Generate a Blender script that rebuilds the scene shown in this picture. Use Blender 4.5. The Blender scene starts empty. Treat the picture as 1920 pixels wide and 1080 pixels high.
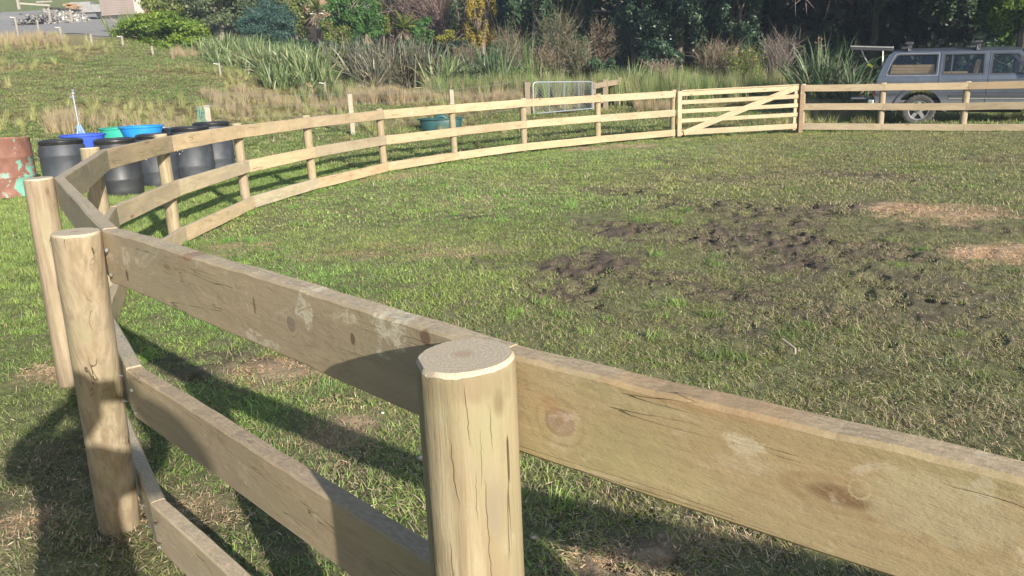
import bpy, bmesh, math, random
import numpy as np
from mathutils import Vector, Matrix, noise as mnoise
from mathutils.geometry import tessellate_polygon
PI = math.pi
rng = np.random.default_rng(7)
random.seed(7)
SC = bpy.context.scene
COL = SC.collection

# ------------------------------------------------------------------ camera, sky, sun
F_PX, PITCH, ROLL = 1450.3, 0.25964, -0.04144       # focal length in px of a 1920 wide frame
CAMZ = 1.447
CAM = np.array([0.0, 0.0, CAMZ])
_F = np.array([0, math.cos(PITCH), -math.sin(PITCH)])
_R0 = np.array([1.0, 0, 0]); _U0 = np.cross(_R0, _F)
_R = _R0 * math.cos(ROLL) + _U0 * math.sin(ROLL)
_U = -_R0 * math.sin(ROLL) + _U0 * math.cos(ROLL)
cd = bpy.data.cameras.new('camera'); cam = bpy.data.objects.new('camera', cd); COL.objects.link(cam)
cd.sensor_width = 36.0; cd.lens = 36.0 * F_PX / 1920.0; cd.clip_start = 0.02; cd.clip_end = 1500
cam.matrix_world = Matrix(((_R[0], _U[0], -_F[0], 0), (_R[1], _U[1], -_F[1], 0), (_R[2], _U[2], -_F[2], CAMZ), (0, 0, 0, 1)))
SC.camera = cam
SUN_AZ, SUN_EL = math.radians(-29.5), math.radians(18.6)     # azimuth the light travels towards
w = bpy.data.worlds.new('World'); SC.world = w; w.use_nodes = True
sky = w.node_tree.nodes.new('ShaderNodeTexSky'); sky.sky_type = 'NISHITA'; sky.sun_disc = False
sky.sun_elevation = SUN_EL; sky.sun_rotation = SUN_AZ + PI
bg = w.node_tree.nodes['Background']; bg.inputs[1].default_value = 0.105
w.node_tree.links.new(sky.outputs[0], bg.inputs[0])
sl = bpy.data.lights.new('sun', 'SUN'); sl.energy = 5.0; sl.angle = math.radians(0.55); sl.color = (1.0, 0.94, 0.84)
so = bpy.data.objects.new('sun', sl); COL.objects.link(so)
sdir = Vector((math.sin(SUN_AZ) * math.cos(SUN_EL), math.cos(SUN_AZ) * math.cos(SUN_EL), -math.sin(SUN_EL)))
so.rotation_euler = sdir.to_track_quat('-Z', 'Y').to_euler(); so.location = (8, -14, 12)
SC.view_settings.view_transform = 'Standard'; SC.view_settings.look = 'None'
SC.view_settings.exposure = 1.0; SC.view_settings.gamma = 1.0
SC.cycles.max_bounces = 6; SC.cycles.diffuse_bounces = 3; SC.cycles.glossy_bounces = 3
SC.cycles.transmission_bounces = 5; SC.cycles.transparent_max_bounces = 8

def ray(px, py):
    return _F * F_PX + _R * (px - 960) + _U * (540 - py)
def un(px, py, z):
    """the place at height z that lies along a line of sight"""
    d = ray(px, py); t = (z - CAMZ) / d[2]
    return CAM + d * t
def hy(px):
    return 155 - 0.0415 * (px - 960)
K = 0.9364

# ------------------------------------------------------------------ noise and terrain
def _hash(ix, iy, s):
    n = (ix.astype(np.int64) * 374761393 + iy.astype(np.int64) * 668265263 + s * 982451653) & 0x7fffffff
    n = ((n ^ (n >> 13)) * 1274126177) & 0x7fffffff
    return ((n ^ (n >> 16)) & 0xffff) / 65535.0
def vnoise(x, y, s=0):
    x = np.asarray(x, float); y = np.asarray(y, float)
    ix = np.floor(x); iy = np.floor(y); fx = x - ix; fy = y - iy
    fx = fx * fx * (3 - 2 * fx); fy = fy * fy * (3 - 2 * fy)
    a = _hash(ix, iy, s); b = _hash(ix + 1, iy, s); c = _hash(ix, iy + 1, s); d = _hash(ix + 1, iy + 1, s)
    return a + (b - a) * fx + (c - a) * fy + (a - b - c + d) * fx * fy
def fbm(x, y, s=0, o=4):
    v = 0; a = 0.5; t = 0
    for i in range(o):
        v = v + a * vnoise(x * 2 ** i, y * 2 ** i, s + i * 17); t += a; a *= 0.5
    return v / t
def sstep(a, b, x):
    t = np.clip((x - a) / (b - a), 0, 1); return t * t * (3 - 2 * t)

# ground profile along a few bearings: (depth, image height at which that ground shows)
COLS = [
 (-900, [(9, None), (16, 395), (22, 300), (30, 190), (38, 125), (60, 95), (110, -20), (300, -300)]),
 (-300, [(9, None), (15, 330), (20, 250), (27, 135), (35, 75), (60, 45), (110, -50), (300, -300)]),
 (100,  [(12, None), (16, 305), (20, 243), (23, 203), (29, 132), (35, 84), (37.5, 64), (44, 54), (55, 39), (75, 13), (110, -45), (300, -300)]),
 (230,  [(12, None), (16, 302), (20, 246), (24, 196), (30, 125), (36, 84), (39, 66), (45, 52), (58, 32), (80, 6), (110, -50), (300, -300)]),
 (350,  [(13, None), (17, 288), (20.5, 246), (25, 190), (31, 125), (38, 96), (55, 55), (75, 30), (110, -40), (300, -300)]),
 (600,  [(15, None), (19, 272), (23.5, 232), (27, 203), (31, 165), (38, 122), (50, 70), (75, 20), (110, -50), (300, -300)]),
 (950,  [(18.5, None), (21, 246), (24, 218), (27, 191), (31, 166), (38, 138), (50, 100), (110, -20), (300, -300)]),
 (1300, [(20, None), (23.5, 219), (27, 187), (32, 166), (40, 144), (60, 110), (110, -10), (300, -300)]),
 (1700, [(21, None), (25, 203), (28, 187), (34, 168), (60, 115), (110, -10), (300, -300)]),
 (2200, [(21, None), (27, 180), (34, 160), (60, 100), (110, -30), (300, -300)]),
 (3200, [(21, None), (34, 120), (110, -30), (300, -300)]),
]
_ct, _prof = [], []
_dg = np.concatenate([np.linspace(0, 60, 241), np.linspace(61, 320, 130)])
for px, kn in COLS:
    d0 = ray(px, hy(px)); _ct.append(d0[0] / d0[1])
    ds, zs = [0.0], [0.0]
    for dep, yy in kn:
        if yy is None: z = 0.0
        else:
            r = ray(px, yy); z = CAMZ + r[2] / r[1] * dep
        ds.append(dep); zs.append(z)
    z = np.interp(_dg, ds, zs)
    k = np.array([1, 2, 3, 4, 3, 2, 1.0]); k /= k.sum()
    z = np.convolve(np.pad(z, 3, mode='edge'), k, 'valid')
    _prof.append(z)
_ct = np.array(_ct); _prof = np.array(_prof)
YC = np.array([7.21, 9.02]) * K; RC = 10.7 * K
def zbase(x, y):
    x = np.asarray(x, float); y = np.asarray(y, float)
    Y = np.clip(y, 0.5, 318); t = np.clip(x / Y, _ct[0], _ct[-1])
    ci = np.clip(np.searchsorted(_ct, t) - 1, 0, len(_ct) - 2)
    ft = (t - _ct[ci]) / (_ct[ci + 1] - _ct[ci]); ft = ft * ft * (3 - 2 * ft)
    di = np.where(Y < 60, Y / 0.25, 240 + (Y - 60) / (260 - 1) * 129 + 0)
    di = np.interp(Y, _dg, np.arange(len(_dg)))
    i0 = np.clip(di.astype(int), 0, len(_dg) - 2); fd = di - i0
    za = _prof[ci, i0] * (1 - fd) + _prof[ci, i0 + 1] * fd
    zb = _prof[ci + 1, i0] * (1 - fd) + _prof[ci + 1, i0 + 1] * fd
    z = za + (zb - za) * ft
    return np.where(y < 3, 0.0, z)
J = {-1: (3.35, -1.15), 0: (1.50, -0.122), 1: (0.009, 1.133), 2: (-1.228, 2.411), 3: (-2.363, 4.17), 4: (-3.213, 6.338), 5: (-3.43, 8.13),
     6: (-3.437, 10.454), 7: (-2.982, 12.283), 8: (-2.2, 14.494), 9: (-0.985, 16.028), 10: (0.482, 17.428), 11: (2.269, 18.722), 12: (4.271, 19.791),
     13: (7.60, 20.121), 14: (9.21, 19.244), 15: (10.745, 18.382), 16: (12.32, 17.25), 17: (13.8, 15.9)}
_pv = np.array([[v[0] * K - YC[0], v[1] * K - YC[1]] for v in J.values()])
_pd = []
for _a, _b in zip(_pv, _pv[1:]):
    for _f in (0, .25, .5, .75): _pd.append(_a + (_b - _a) * _f)
_pd.append(_pv[-1]); _pd = np.array(_pd)
_pa = np.arctan2(_pd[:, 0], _pd[:, 1]); _pr = np.hypot(_pd[:, 0], _pd[:, 1]); _pa = np.unwrap(_pa); _pa = np.where(_pa < -PI, _pa, _pa)
_o = np.argsort(_pa); _pa, _pr = _pa[_o], _pr[_o]
def pen_radius(x, y):
    a = np.arctan2(np.asarray(x) - YC[0], np.asarray(y) - YC[1])
    mid = (_pa[0] + _pa[-1]) / 2
    a = a + 2 * PI * np.round((mid - a) / (2 * PI))
    return np.interp(a, _pa, _pr, left=RC, right=RC)
def pen_gap(x, y):
    """distance outside the fence line, negative inside"""
    return np.hypot(np.asarray(x) - YC[0], np.asarray(y) - YC[1]) - pen_radius(x, y)
def inside_pen(x, y):
    return pen_gap(x, y) < 0
def zg(x, y):
    """ground height, without the hoof prints"""
    x = np.asarray(x, float); y = np.asarray(y, float)
    z = zbase(x, y)
    rough = sstep(18, 24, y) * (1 - 0.75 * gravel_mask(x, y))
    z = z + rough * (fbm(x * 0.35, y * 0.35, 3, 4) - 0.5) * 0.55
    z = z + (fbm(x * 1.1, y * 1.1, 5, 3) - 0.5) * 0.035 * sstep(2.5, 5, y)
    return z
def gravel_mask(x, y):
    x = np.asarray(x, float); y = np.asarray(y, float)
    t = x / np.clip(y, 1, None)
    edge = 37.2 + (t + 0.55) * 9 + (fbm(x * 0.4, y * 0.4, 9, 2) - 0.5) * 2
    far = 66 + (t + 0.6) * 20
    return sstep(0, 1.2, y - edge) * (1 - sstep(0, 3, y - far)) * (1 - sstep(-0.47, -0.42, t))

# patches given as (image x, image y, half width, half height, strength) and laid out on the ground
def world_patches(lst):
    out = []
    for px, py, rx, ry, s in lst:
        c = un(px, py, 0); a = un(px, py - ry, 0); b = un(px, py + ry, 0); e = un(px + rx, py, 0)
        out.append((c[0], c[1], abs(e[0] - c[0]), abs(a[1] - b[1]) / 2, s))
    return out
MUD = world_patches([(1430, 460, 430, 95, .45), (1750, 600, 260, 70, .40), (1150, 500, 190, 60, .38), (1110, 495, 110, 24, 1.1), (1065, 546, 70, 20, 1), (1190, 430, 150, 20, 1), (1330, 440, 130, 26, 1.1),
    (1490, 455, 150, 32, 1.1), (1640, 470, 120, 30, 1.1), (1330, 385, 140, 18, .75), (1180, 358, 80, 14, .6), (1260, 305, 60, 10, .4),
    (1850, 600, 170, 44, .62), (1760, 560, 140, 30, .6), (1700, 520, 120, 26, .7), (885, 405, 34, 7, .7), (1660, 332, 90, 14, .6),
    (1780, 660, 190, 26, .5), (1520, 395, 190, 20, .75), (1470, 425, 140, 20, .8), (1350, 548, 110, 24, .7), (1900, 640, 80, 30, .55),
    (1230, 520, 110, 22, .8), (1460, 500, 120, 20, .7), (1600, 530, 120, 24, .6), (1560, 590, 120, 26, .6), (1400, 620, 90, 18, .5), (1700, 430, 110, 14, .6),
    (1880, 430, 90, 18, .6), (940, 490, 100, 12, .5), (1860, 300, 80, 10, .45), (690, 480, 40, 8, .4), (1340, 930, 320, 50, .55), (400, 690, 120, 35, .6), (90, 900, 110, 130, .45),
    (1180, 1060, 160, 60, .8), (640, 880, 90, 60, .5), (470, 960, 120, 80, .5), (110, 700, 50, 16, .8), (1450, 330, 220, 16, .4), (1250, 610, 70, 18, .5), (1620, 700, 120, 24, .5), (220, 1000, 60, 40, .7)])
STRAW = world_patches([(1760, 396, 130, 18, 1.2), (1880, 476, 100, 18, 1.2), (1130, 276, 90, 5, .8), (620, 600, 90, 22, .5), (660, 800, 80, 40, .8),
    (1160, 1050, 100, 22, .9), (560, 700, 110, 30, .6), (350, 960, 70, 40, .5), (800, 470, 200, 14, .3), (430, 470, 60, 14, .4), (100, 700, 60, 20, .7),
    (740, 330, 90, 8, .5), (900, 380, 140, 12, .25), (30, 1000, 60, 60, .5), (1320, 1010, 120, 30, .6), (260, 930, 60, 40, .5)])
def patch_val(lst, x, y, wob=0.55):
    v = np.zeros_like(x)
    nz = (fbm(x * 1.7, y * 1.7, 21, 4) - 0.5) * 2 + (fbm(x * 7, y * 7, 23, 3) - 0.5) * 2.2
    for cx, cy, rx, ry, s in lst:
        d = np.hypot((x - cx) / rx, (y - cy) / ry) * .92
        v = np.maximum(v, s * (1 - sstep(0.45, 1.25, d + nz * wob)))
    return v
PR = random.Random(5)
PITS = []
for i in range(13000):
    a = PR.uniform(0, 2 * PI); r = RC * math.sqrt(PR.random()) * 0.97
    x, y = YC[0] + r * math.cos(a), YC[1] + r * math.sin(a)
    PITS.append((x, y, PR.choice((0.03, 0.045, 0.06, 0.075)) * PR.uniform(.8, 1.15), PR.uniform(0.6, 1.4), PR.uniform(0, PI)))
_px = np.array([p[0] for p in PITS]); _py = np.array([p[1] for p in PITS])
_pm = patch_val(MUD, _px, _py)
_keep = _pm > np.array([PR.uniform(0.16, 1.15) for _ in PITS])
PITS = [p for p, k in zip(PITS, _keep) if k]
def pits(x, y):
    z = np.zeros_like(x)
    for cx, cy, r, el, a in PITS:
        m = (np.abs(x - cx) < 0.2) & (np.abs(y - cy) < 0.2)
        idx = np.nonzero(m)
        if len(idx[0]) == 0: continue
        dx = x[idx] - cx; dy = y[idx] - cy
        u = (dx * math.cos(a) + dy * math.sin(a)) / el; v = -dx * math.sin(a) + dy * math.cos(a)
        d = np.hypot(u, v) / r
        z[idx] += -0.045 * np.exp(-(d ** 2) * 1.3) + 0.016 * np.exp(-((d - 1.55) ** 2) * 6)
    return z

# ------------------------------------------------------------------ node helpers
def mat(name):
    m = bpy.data.materials.new(name); m.use_nodes = True
    nt = m.node_tree; nt.nodes.clear()
    out = nt.nodes.new('ShaderNodeOutputMaterial')
    return m, nt, out
def nd(nt, typ, props=None, **ins):
    n = nt.nodes.new(typ)
    for k, v in (props or {}).items(): setattr(n, k, v)
    for k, v in ins.items():
        key = k.replace('_', ' ')
        if key.startswith('i') and key[1:].isdigit(): s = n.inputs[int(key[1:])]
        else: s = n.inputs[key]
        if isinstance(v, bpy.types.NodeSocket): nt.links.new(v, s)
        else: s.default_value = v
    return n
def rgb(c): return (c[0], c[1], c[2], 1.0)
def mixc(nt, fac, a, b, blend='MIX'):
    n = nt.nodes.new('ShaderNodeMix'); n.data_type = 'RGBA'; n.blend_type = blend; n.clamp_factor = True
    for i, v in ((0, fac), (6, a), (7, b)):
        if isinstance(v, bpy.types.NodeSocket): nt.links.new(v, n.inputs[i])
        else: n.inputs[i].default_value = v if i == 0 else (rgb(v) if len(v) == 3 else v)
    return n.outputs[2]
def mth(nt, op, a, b=0.0, c=0.0, clamp=False):
    n = nt.nodes.new('ShaderNodeMath'); n.operation = op; n.use_clamp = clamp
    for i, v in enumerate((a, b, c)):
        if isinstance(v, bpy.types.NodeSocket): nt.links.new(v, n.inputs[i])
        else: n.inputs[i].default_value = v
    return n.outputs[0]
def ramp(nt, fac, a, b, va=0.0, vb=1.0):
    n = nt.nodes.new('ShaderNodeMapRange'); n.interpolation_type = 'SMOOTHSTEP'; n.clamp = True
    for i, v in enumerate((fac, a, b, va, vb)):
        if isinstance(v, bpy.types.NodeSocket): nt.links.new(v, n.inputs[i])
        else: n.inputs[i].default_value = v
    return n.outputs[0]
def noise(nt, vec, scale, detail=4, rough=0.55, dist=0.0, dim='3D'):
    n = nt.nodes.new('ShaderNodeTexNoise'); n.noise_dimensions = dim
    nt.links.new(vec, n.inputs['Vector']); n.inputs['Scale'].default_value = scale
    n.inputs['Detail'].default_value = detail; n.inputs['Roughness'].default_value = rough
    n.inputs['Distortion'].default_value = dist
    return n
def mapping(nt, vec, scale=(1, 1, 1), loc=(0, 0, 0)):
    n = nt.nodes.new('ShaderNodeMapping'); nt.links.new(vec, n.inputs[0])
    n.inputs['Scale'].default_value = scale
    if isinstance(loc, bpy.types.NodeSocket): nt.links.new(loc, n.inputs['Location'])
    else: n.inputs['Location'].default_value = loc
    return n.outputs[0]
def finish(nt, out, col, rough=0.8, bump=None, bstr=0.3, bdist=0.01, metal=0.0, spec=0.5, transl=0.0, coat=0.0):
    p = nt.nodes.new('ShaderNodeBsdfPrincipled')
    if isinstance(col, bpy.types.NodeSocket): nt.links.new(col, p.inputs['Base Color'])
    else: p.inputs['Base Color'].default_value = rgb(col)
    if isinstance(rough, bpy.types.NodeSocket): nt.links.new(rough, p.inputs['Roughness'])
    else: p.inputs['Roughness'].default_value = rough
    if isinstance(metal, bpy.types.NodeSocket): nt.links.new(metal, p.inputs['Metallic'])
    else: p.inputs['Metallic'].default_value = metal
    p.inputs['Specular IOR Level'].default_value = spec
    p.inputs['Coat Weight'].default_value = coat
    if bump is not None:
        b = nt.nodes.new('ShaderNodeBump'); nt.links.new(bump, b.inputs['Height'])
        b.inputs['Strength'].default_value = bstr; b.inputs['Distance'].default_value = bdist
        nt.links.new(b.outputs[0], p.inputs['Normal'])
    if transl > 0:
        t = nt.nodes.new('ShaderNodeBsdfTranslucent')
        if isinstance(col, bpy.types.NodeSocket): nt.links.new(col, t.inputs[0])
        else: t.inputs[0].default_value = rgb(col)
        mx = nt.nodes.new('ShaderNodeMixShader'); mx.inputs[0].default_value = transl
        nt.links.new(p.outputs[0], mx.inputs[1]); nt.links.new(t.outputs[0], mx.inputs[2])
        nt.links.new(mx.outputs[0], out.inputs[0])
    else:
        nt.links.new(p.outputs[0], out.inputs[0])
    return p

# ------------------------------------------------------------------ materials
def m_wood(name, fresh, worn, spots=(), green=0.35):
    """sawn pine board, X along the board. obj.color tints it"""
    m, nt, out = mat(name)
    tc = nt.nodes.new('ShaderNodeTexCoord'); oi = nt.nodes.new('ShaderNodeObjectInfo')
    off = nt.nodes.new('ShaderNodeVectorMath'); off.operation = 'SCALE'; off.inputs[0].default_value = (37, 21, 13)
    nt.links.new(oi.outputs['Random'], off.inputs['Scale'])
    co = mapping(nt, tc.outputs['Object'], (1, 1, 1), off.outputs[0]); raw = tc.outputs['Object']
    big = noise(nt, mapping(nt, co, (1.2, 4, 5)), 1.3, 4).outputs[0]
    # grain lines bending round knots
    kn = nd(nt, 'ShaderNodeTexVoronoi', {'voronoi_dimensions': '3D'}, Vector=mapping(nt, co, (1.9, 6.0, 6.0)), Scale=1.0, Randomness=1.0)
    kd = kn.outputs['Distance']
    warp = mth(nt, 'MULTIPLY', ramp(nt, kd, 0.05, 0.45, 1.0, 0.0), 0.12)
    gx = nd(nt, 'ShaderNodeCombineXYZ', None, X=0.0, Y=0.0, Z=warp)
    gv = nd(nt, 'ShaderNodeVectorMath', {'operation': 'ADD'}, i0=mapping(nt, co, (0.55, 6, 9)), i1=gx.outputs[0])
    wavy = noise(nt, gv.outputs[0], 3.5, 6, 0.6, 0.6).outputs[0]
    fine = noise(nt, mapping(nt, co, (9, 60, 75)), 2.0, 4, 0.7).outputs[0]
    c = mixc(nt, ramp(nt, wavy, 0.38, 0.62), fresh, [v * 0.90 for v in fresh])
    c = mixc(nt, ramp(nt, big, 0.42, 0.62), c, worn)
    gr = noise(nt, mapping(nt, co, (1.6, 5, 4)), 1.1, 4, 0.6, 0.4).outputs[0]
    c = mixc(nt, mth(nt, 'MULTIPLY', ramp(nt, gr, 0.45, 0.72), green), c, (0.27, 0.26, 0.125))
    c = mixc(nt, mth(nt, 'MULTIPLY', ramp(nt, fine, 0.40, 0.75), 0.18), c, [v * 0.55 for v in worn])
    ck = noise(nt, mapping(nt, co, (1.3, 22, 26)), 1.0, 3, 0.5, 0.2).outputs[0]
    chk = mth(nt, 'MULTIPLY', ramp(nt, mth(nt, 'ABSOLUTE', mth(nt, 'SUBTRACT', ck, 0.57)), 0.001, 0.007, 1.0, 0.0), ramp(nt, gr, 0.50, 0.60))
    c = mixc(nt, mth(nt, 'MULTIPLY', chk, 0.35), c, (0.10, 0.07, 0.045))
    stn = noise(nt, mapping(nt, co, (2.5, 5, 7)), 1.0, 6, 0.7, 1.2).outputs[0]
    c = mixc(nt, mth(nt, 'MULTIPLY', ramp(nt, stn, 0.54, 0.68), 0.45), c, (0.20, 0.145, 0.085))
    c = mixc(nt, mth(nt, 'MULTIPLY', ramp(nt, stn, 0.44, 0.32), 0.40), c, (0.44, 0.385, 0.28))
    # knots
    c = mixc(nt, ramp(nt, kd, 0.045, 0.10, 0.75, 0.0), c, (0.13, 0.075, 0.035))
    ringy = mth(nt, 'SINE', mth(nt, 'MULTIPLY', kd, 70.0))
    rk = mth(nt, 'MULTIPLY', ramp(nt, kd, 0.08, 0.26, 0.28, 0.0), ramp(nt, ringy, -0.2, 0.8))
    c = mixc(nt, rk, c, (0.20, 0.12, 0.06))
    # pale scum and dirt blotches
    li = noise(nt, mapping(nt, co, (5, 9, 9)), 1.7, 8, 0.68, 0.8).outputs[0]
    c = mixc(nt, mth(nt, 'MULTIPLY', ramp(nt, li, 0.60, 0.70), 0.40), c, (0.50, 0.46, 0.36))
    dr = noise(nt, mapping(nt, co, (7, 7, 16)), 1.5, 8, 0.7).outputs[0]
    c = mixc(nt, mth(nt, 'MULTIPLY', ramp(nt, dr, 0.56, 0.74), 0.35), c, (0.12, 0.095, 0.06))
    # saw cut top edge, weathered to grey
    sx = nd(nt, 'ShaderNodeSeparateXYZ', None, Vector=tc.outputs['Normal'])
    saw = noise(nt, mapping(nt, co, (60, 170, 1)), 1.0, 4, .7).outputs[0]
    topf = ramp(nt, sx.outputs[2], 0.55, 0.95)
    gcol = mixc(nt, ramp(nt, saw, 0.35, 0.7), (0.30, 0.24, 0.165), (0.46, 0.375, 0.26))
    c = mixc(nt, mth(nt, 'MULTIPLY', topf, 0.8), c, gcol)
    rs = nd(nt, 'ShaderNodeSeparateXYZ', None, Vector=raw)
    nz = noise(nt, mapping(nt, raw, (22, 22, 22)), 1.0, 7, 0.72)
    for (sx0, sz0, rx, rz, colr, st, kind) in spots:
        dx = mth(nt, 'DIVIDE', mth(nt, 'SUBTRACT', rs.outputs[0], sx0), rx)
        dz = mth(nt, 'DIVIDE', mth(nt, 'SUBTRACT', rs.outputs[2], sz0), rz)
        d = mth(nt, 'SQRT', mth(nt, 'ADD', mth(nt, 'MULTIPLY', dx, dx), mth(nt, 'MULTIPLY', dz, dz)))
        dn = mth(nt, 'ADD', d, mth(nt, 'MULTIPLY', mth(nt, 'SUBTRACT', nz.outputs[0], 0.5), 0.5 if kind == 'knot' else 4.2 if kind == 'scum' else 1.2))
        if kind == 'ring':
            f = mth(nt, 'MULTIPLY', ramp(nt, mth(nt, 'ABSOLUTE', mth(nt, 'SUBTRACT', dn, 0.9)), 0.05, 0.16, 1.0, 0.0), st)
        else:
            f = ramp(nt, dn, 0.75, 1.1, st, 0.0)
        if kind == 'scum':
            rg_ = noise(nt, mapping(nt, raw, (34, 34, 46)), 1.0, 6, 0.7, 1.0).outputs[0]
            f = mth(nt, 'MULTIPLY', f, ramp(nt, rg_, 0.42, 0.56))
        c = mixc(nt, f, c, colr)
        if kind == 'knot':
            sw = mth(nt, 'SINE', mth(nt, 'MULTIPLY', dn, 9.0))
            f2 = mth(nt, 'MULTIPLY', ramp(nt, dn, 0.9, 2.6, 0.30, 0.0), ramp(nt, sw, 0.0, 0.9))
            c = mixc(nt, f2, c, [v * 1.0 for v in (0.17, 0.11, 0.06)])
    c = mixc(nt, 1.0, c, oi.outputs['Color'], 'MULTIPLY')
    hgt = mth(nt, 'ADD', mth(nt, 'MULTIPLY', fine, 0.15), mth(nt, 'ADD', mth(nt, 'MULTIPLY', wavy, 0.3), mth(nt, 'MULTIPLY', dr, 0.9)))
    hgt = mth(nt, 'SUBTRACT', hgt, mth(nt, 'MULTIPLY', chk, 1.2))
    finish(nt, out, c, 0.82, hgt, 0.8, 0.005, spec=0.3)
    return m
def m_pole(name, spots=(), cracks=()):
    m, nt, out = mat(name)
    tc = nt.nodes.new('ShaderNodeTexCoord'); oi = nt.nodes.new('ShaderNodeObjectInfo')
    off = nt.nodes.new('ShaderNodeVectorMath'); off.operation = 'SCALE'; off.inputs[0].default_value = (17, 11, 23)
    nt.links.new(oi.outputs['Random'], off.inputs['Scale'])
    co = mapping(nt, tc.outputs['Object'], (1, 1, 1), off.outputs[0])
    st = noise(nt, mapping(nt, co, (28, 28, 1.6)), 1.6, 5, 0.6, 0.3).outputs[0]
    bl = noise(nt, mapping(nt, co, (9, 9, 3.2)), 1.0, 5, 0.62, 0.5).outputs[0]
    c = mixc(nt, ramp(nt, st, 0.36, 0.64), (0.44, 0.355, 0.235), (0.32, 0.25, 0.155))
    c = mixc(nt, ramp(nt, bl, 0.48, 0.66), c, (0.36, 0.315, 0.19))
    b2 = noise(nt, mapping(nt, co, (11, 11, 5)), 1.3, 6, 0.7).outputs[0]
    c = mixc(nt, mth(nt, 'MULTIPLY', ramp(nt, b2, 0.52, 0.70), 0.6), c, (0.19, 0.145, 0.095))
    c = mixc(nt, mth(nt, 'MULTIPLY', ramp(nt, b2, 0.42, 0.30), 0.45), c, (0.47, 0.42, 0.30))
    kn = nd(nt, 'ShaderNodeTexVoronoi', None, Vector=mapping(nt, co, (9, 9, 4.5)), Scale=1.0)
    c = mixc(nt, ramp(nt, mth(nt, 'ADD', kn.outputs['Distance'], mth(nt, 'MULTIPLY', b2, .08)), 0.09, 0.17, 0.5, 0.0), c, (0.14, 0.08, 0.04))
    cr = noise(nt, mapping(nt, co, (34, 34, 1.5)), 1.0, 2, 0.5, 0.5).outputs[0]
    crk = ramp(nt, mth(nt, 'ABSOLUTE', mth(nt, 'SUBTRACT', cr, 0.60)), 0.002, 0.010, 1.0, 0.0)
    gate = ramp(nt, noise(nt, mapping(nt, co, (12, 12, 3)), 1.0, 2).outputs[0], 0.50, 0.58)
    crk = mth(nt, 'MULTIPLY', crk, gate)
    c = mixc(nt, mth(nt, 'MULTIPLY', crk, 0.85), c, (0.07, 0.045, 0.025))
    # post colour darkens towards the foot
    sx = nd(nt, 'ShaderNodeSeparateXYZ', None, Vector=tc.outputs['Object'])
    c = mixc(nt, ramp(nt, mth(nt, 'ADD', sx.outputs[2], mth(nt, 'MULTIPLY', b2, 0.2)), 0.06, 0.28, 0.5, 0.0), c, (0.16, 0.125, 0.08))
    nz = noise(nt, mapping(nt, tc.outputs['Object'], (26, 26, 14)), 1.0, 5, 0.65)
    for (ang, z0, rx, rz, colr, stg) in spots:
        at = mth(nt, 'ARCTAN2', sx.outputs[1], sx.outputs[0])
        dx = mth(nt, 'DIVIDE', mth(nt, 'SUBTRACT', at, ang), rx); dz = mth(nt, 'DIVIDE', mth(nt, 'SUBTRACT', sx.outputs[2], z0), rz)
        d = mth(nt, 'SQRT', mth(nt, 'ADD', mth(nt, 'MULTIPLY', dx, dx), mth(nt, 'MULTIPLY', dz, dz)))
        d = mth(nt, 'ADD', d, mth(nt, 'MULTIPLY', mth(nt, 'SUBTRACT', nz.outputs[0], 0.5), 3.2))
        c = mixc(nt, ramp(nt, d, 0.3, 1.4, stg, 0.0), c, colr)
    deep = None
    for (a0, slope, z0, z1, wd) in cracks:
        at = mth(nt, 'ARCTAN2', sx.outputs[1], sx.outputs[0])
        wz = noise(nt, mapping(nt, tc.outputs['Object'], (0, 0, 30), (a0 * 9, 0, 0)), 1.0, 4, .6).outputs[0]
        ln = mth(nt, 'ADD', mth(nt, 'ADD', mth(nt, 'SUBTRACT', at, a0), mth(nt, 'MULTIPLY', mth(nt, 'SUBTRACT', sx.outputs[2], z0), slope)), mth(nt, 'MULTIPLY', mth(nt, 'SUBTRACT', wz, .5), .16))
        tz = mth(nt, 'MULTIPLY', ramp(nt, sx.outputs[2], z0, z0 + .03), ramp(nt, sx.outputs[2], z1, z1 - .04))
        k_ = mth(nt, 'MULTIPLY', ramp(nt, mth(nt, 'ABSOLUTE', ln), wd * .4, wd, 1.0, 0.0), tz)
        deep = k_ if deep is None else mth(nt, 'MAXIMUM', deep, k_)
    if deep is not None:
        c = mixc(nt, mth(nt, 'MULTIPLY', deep, .7), c, (0.07, 0.045, 0.028)); crk = mth(nt, 'MAXIMUM', crk, mth(nt, 'MULTIPLY', deep, 1.6))
    c = mixc(nt, 1.0, c, oi.outputs['Color'], 'MULTIPLY')
    h = mth(nt, 'SUBTRACT', mth(nt, 'ADD', st, mth(nt, 'MULTIPLY', b2, 0.7)), mth(nt, 'MULTIPLY', crk, 1.6))
    finish(nt, out, c, 0.8, h, 0.6, 0.006, spec=0.3)
    return m
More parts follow.
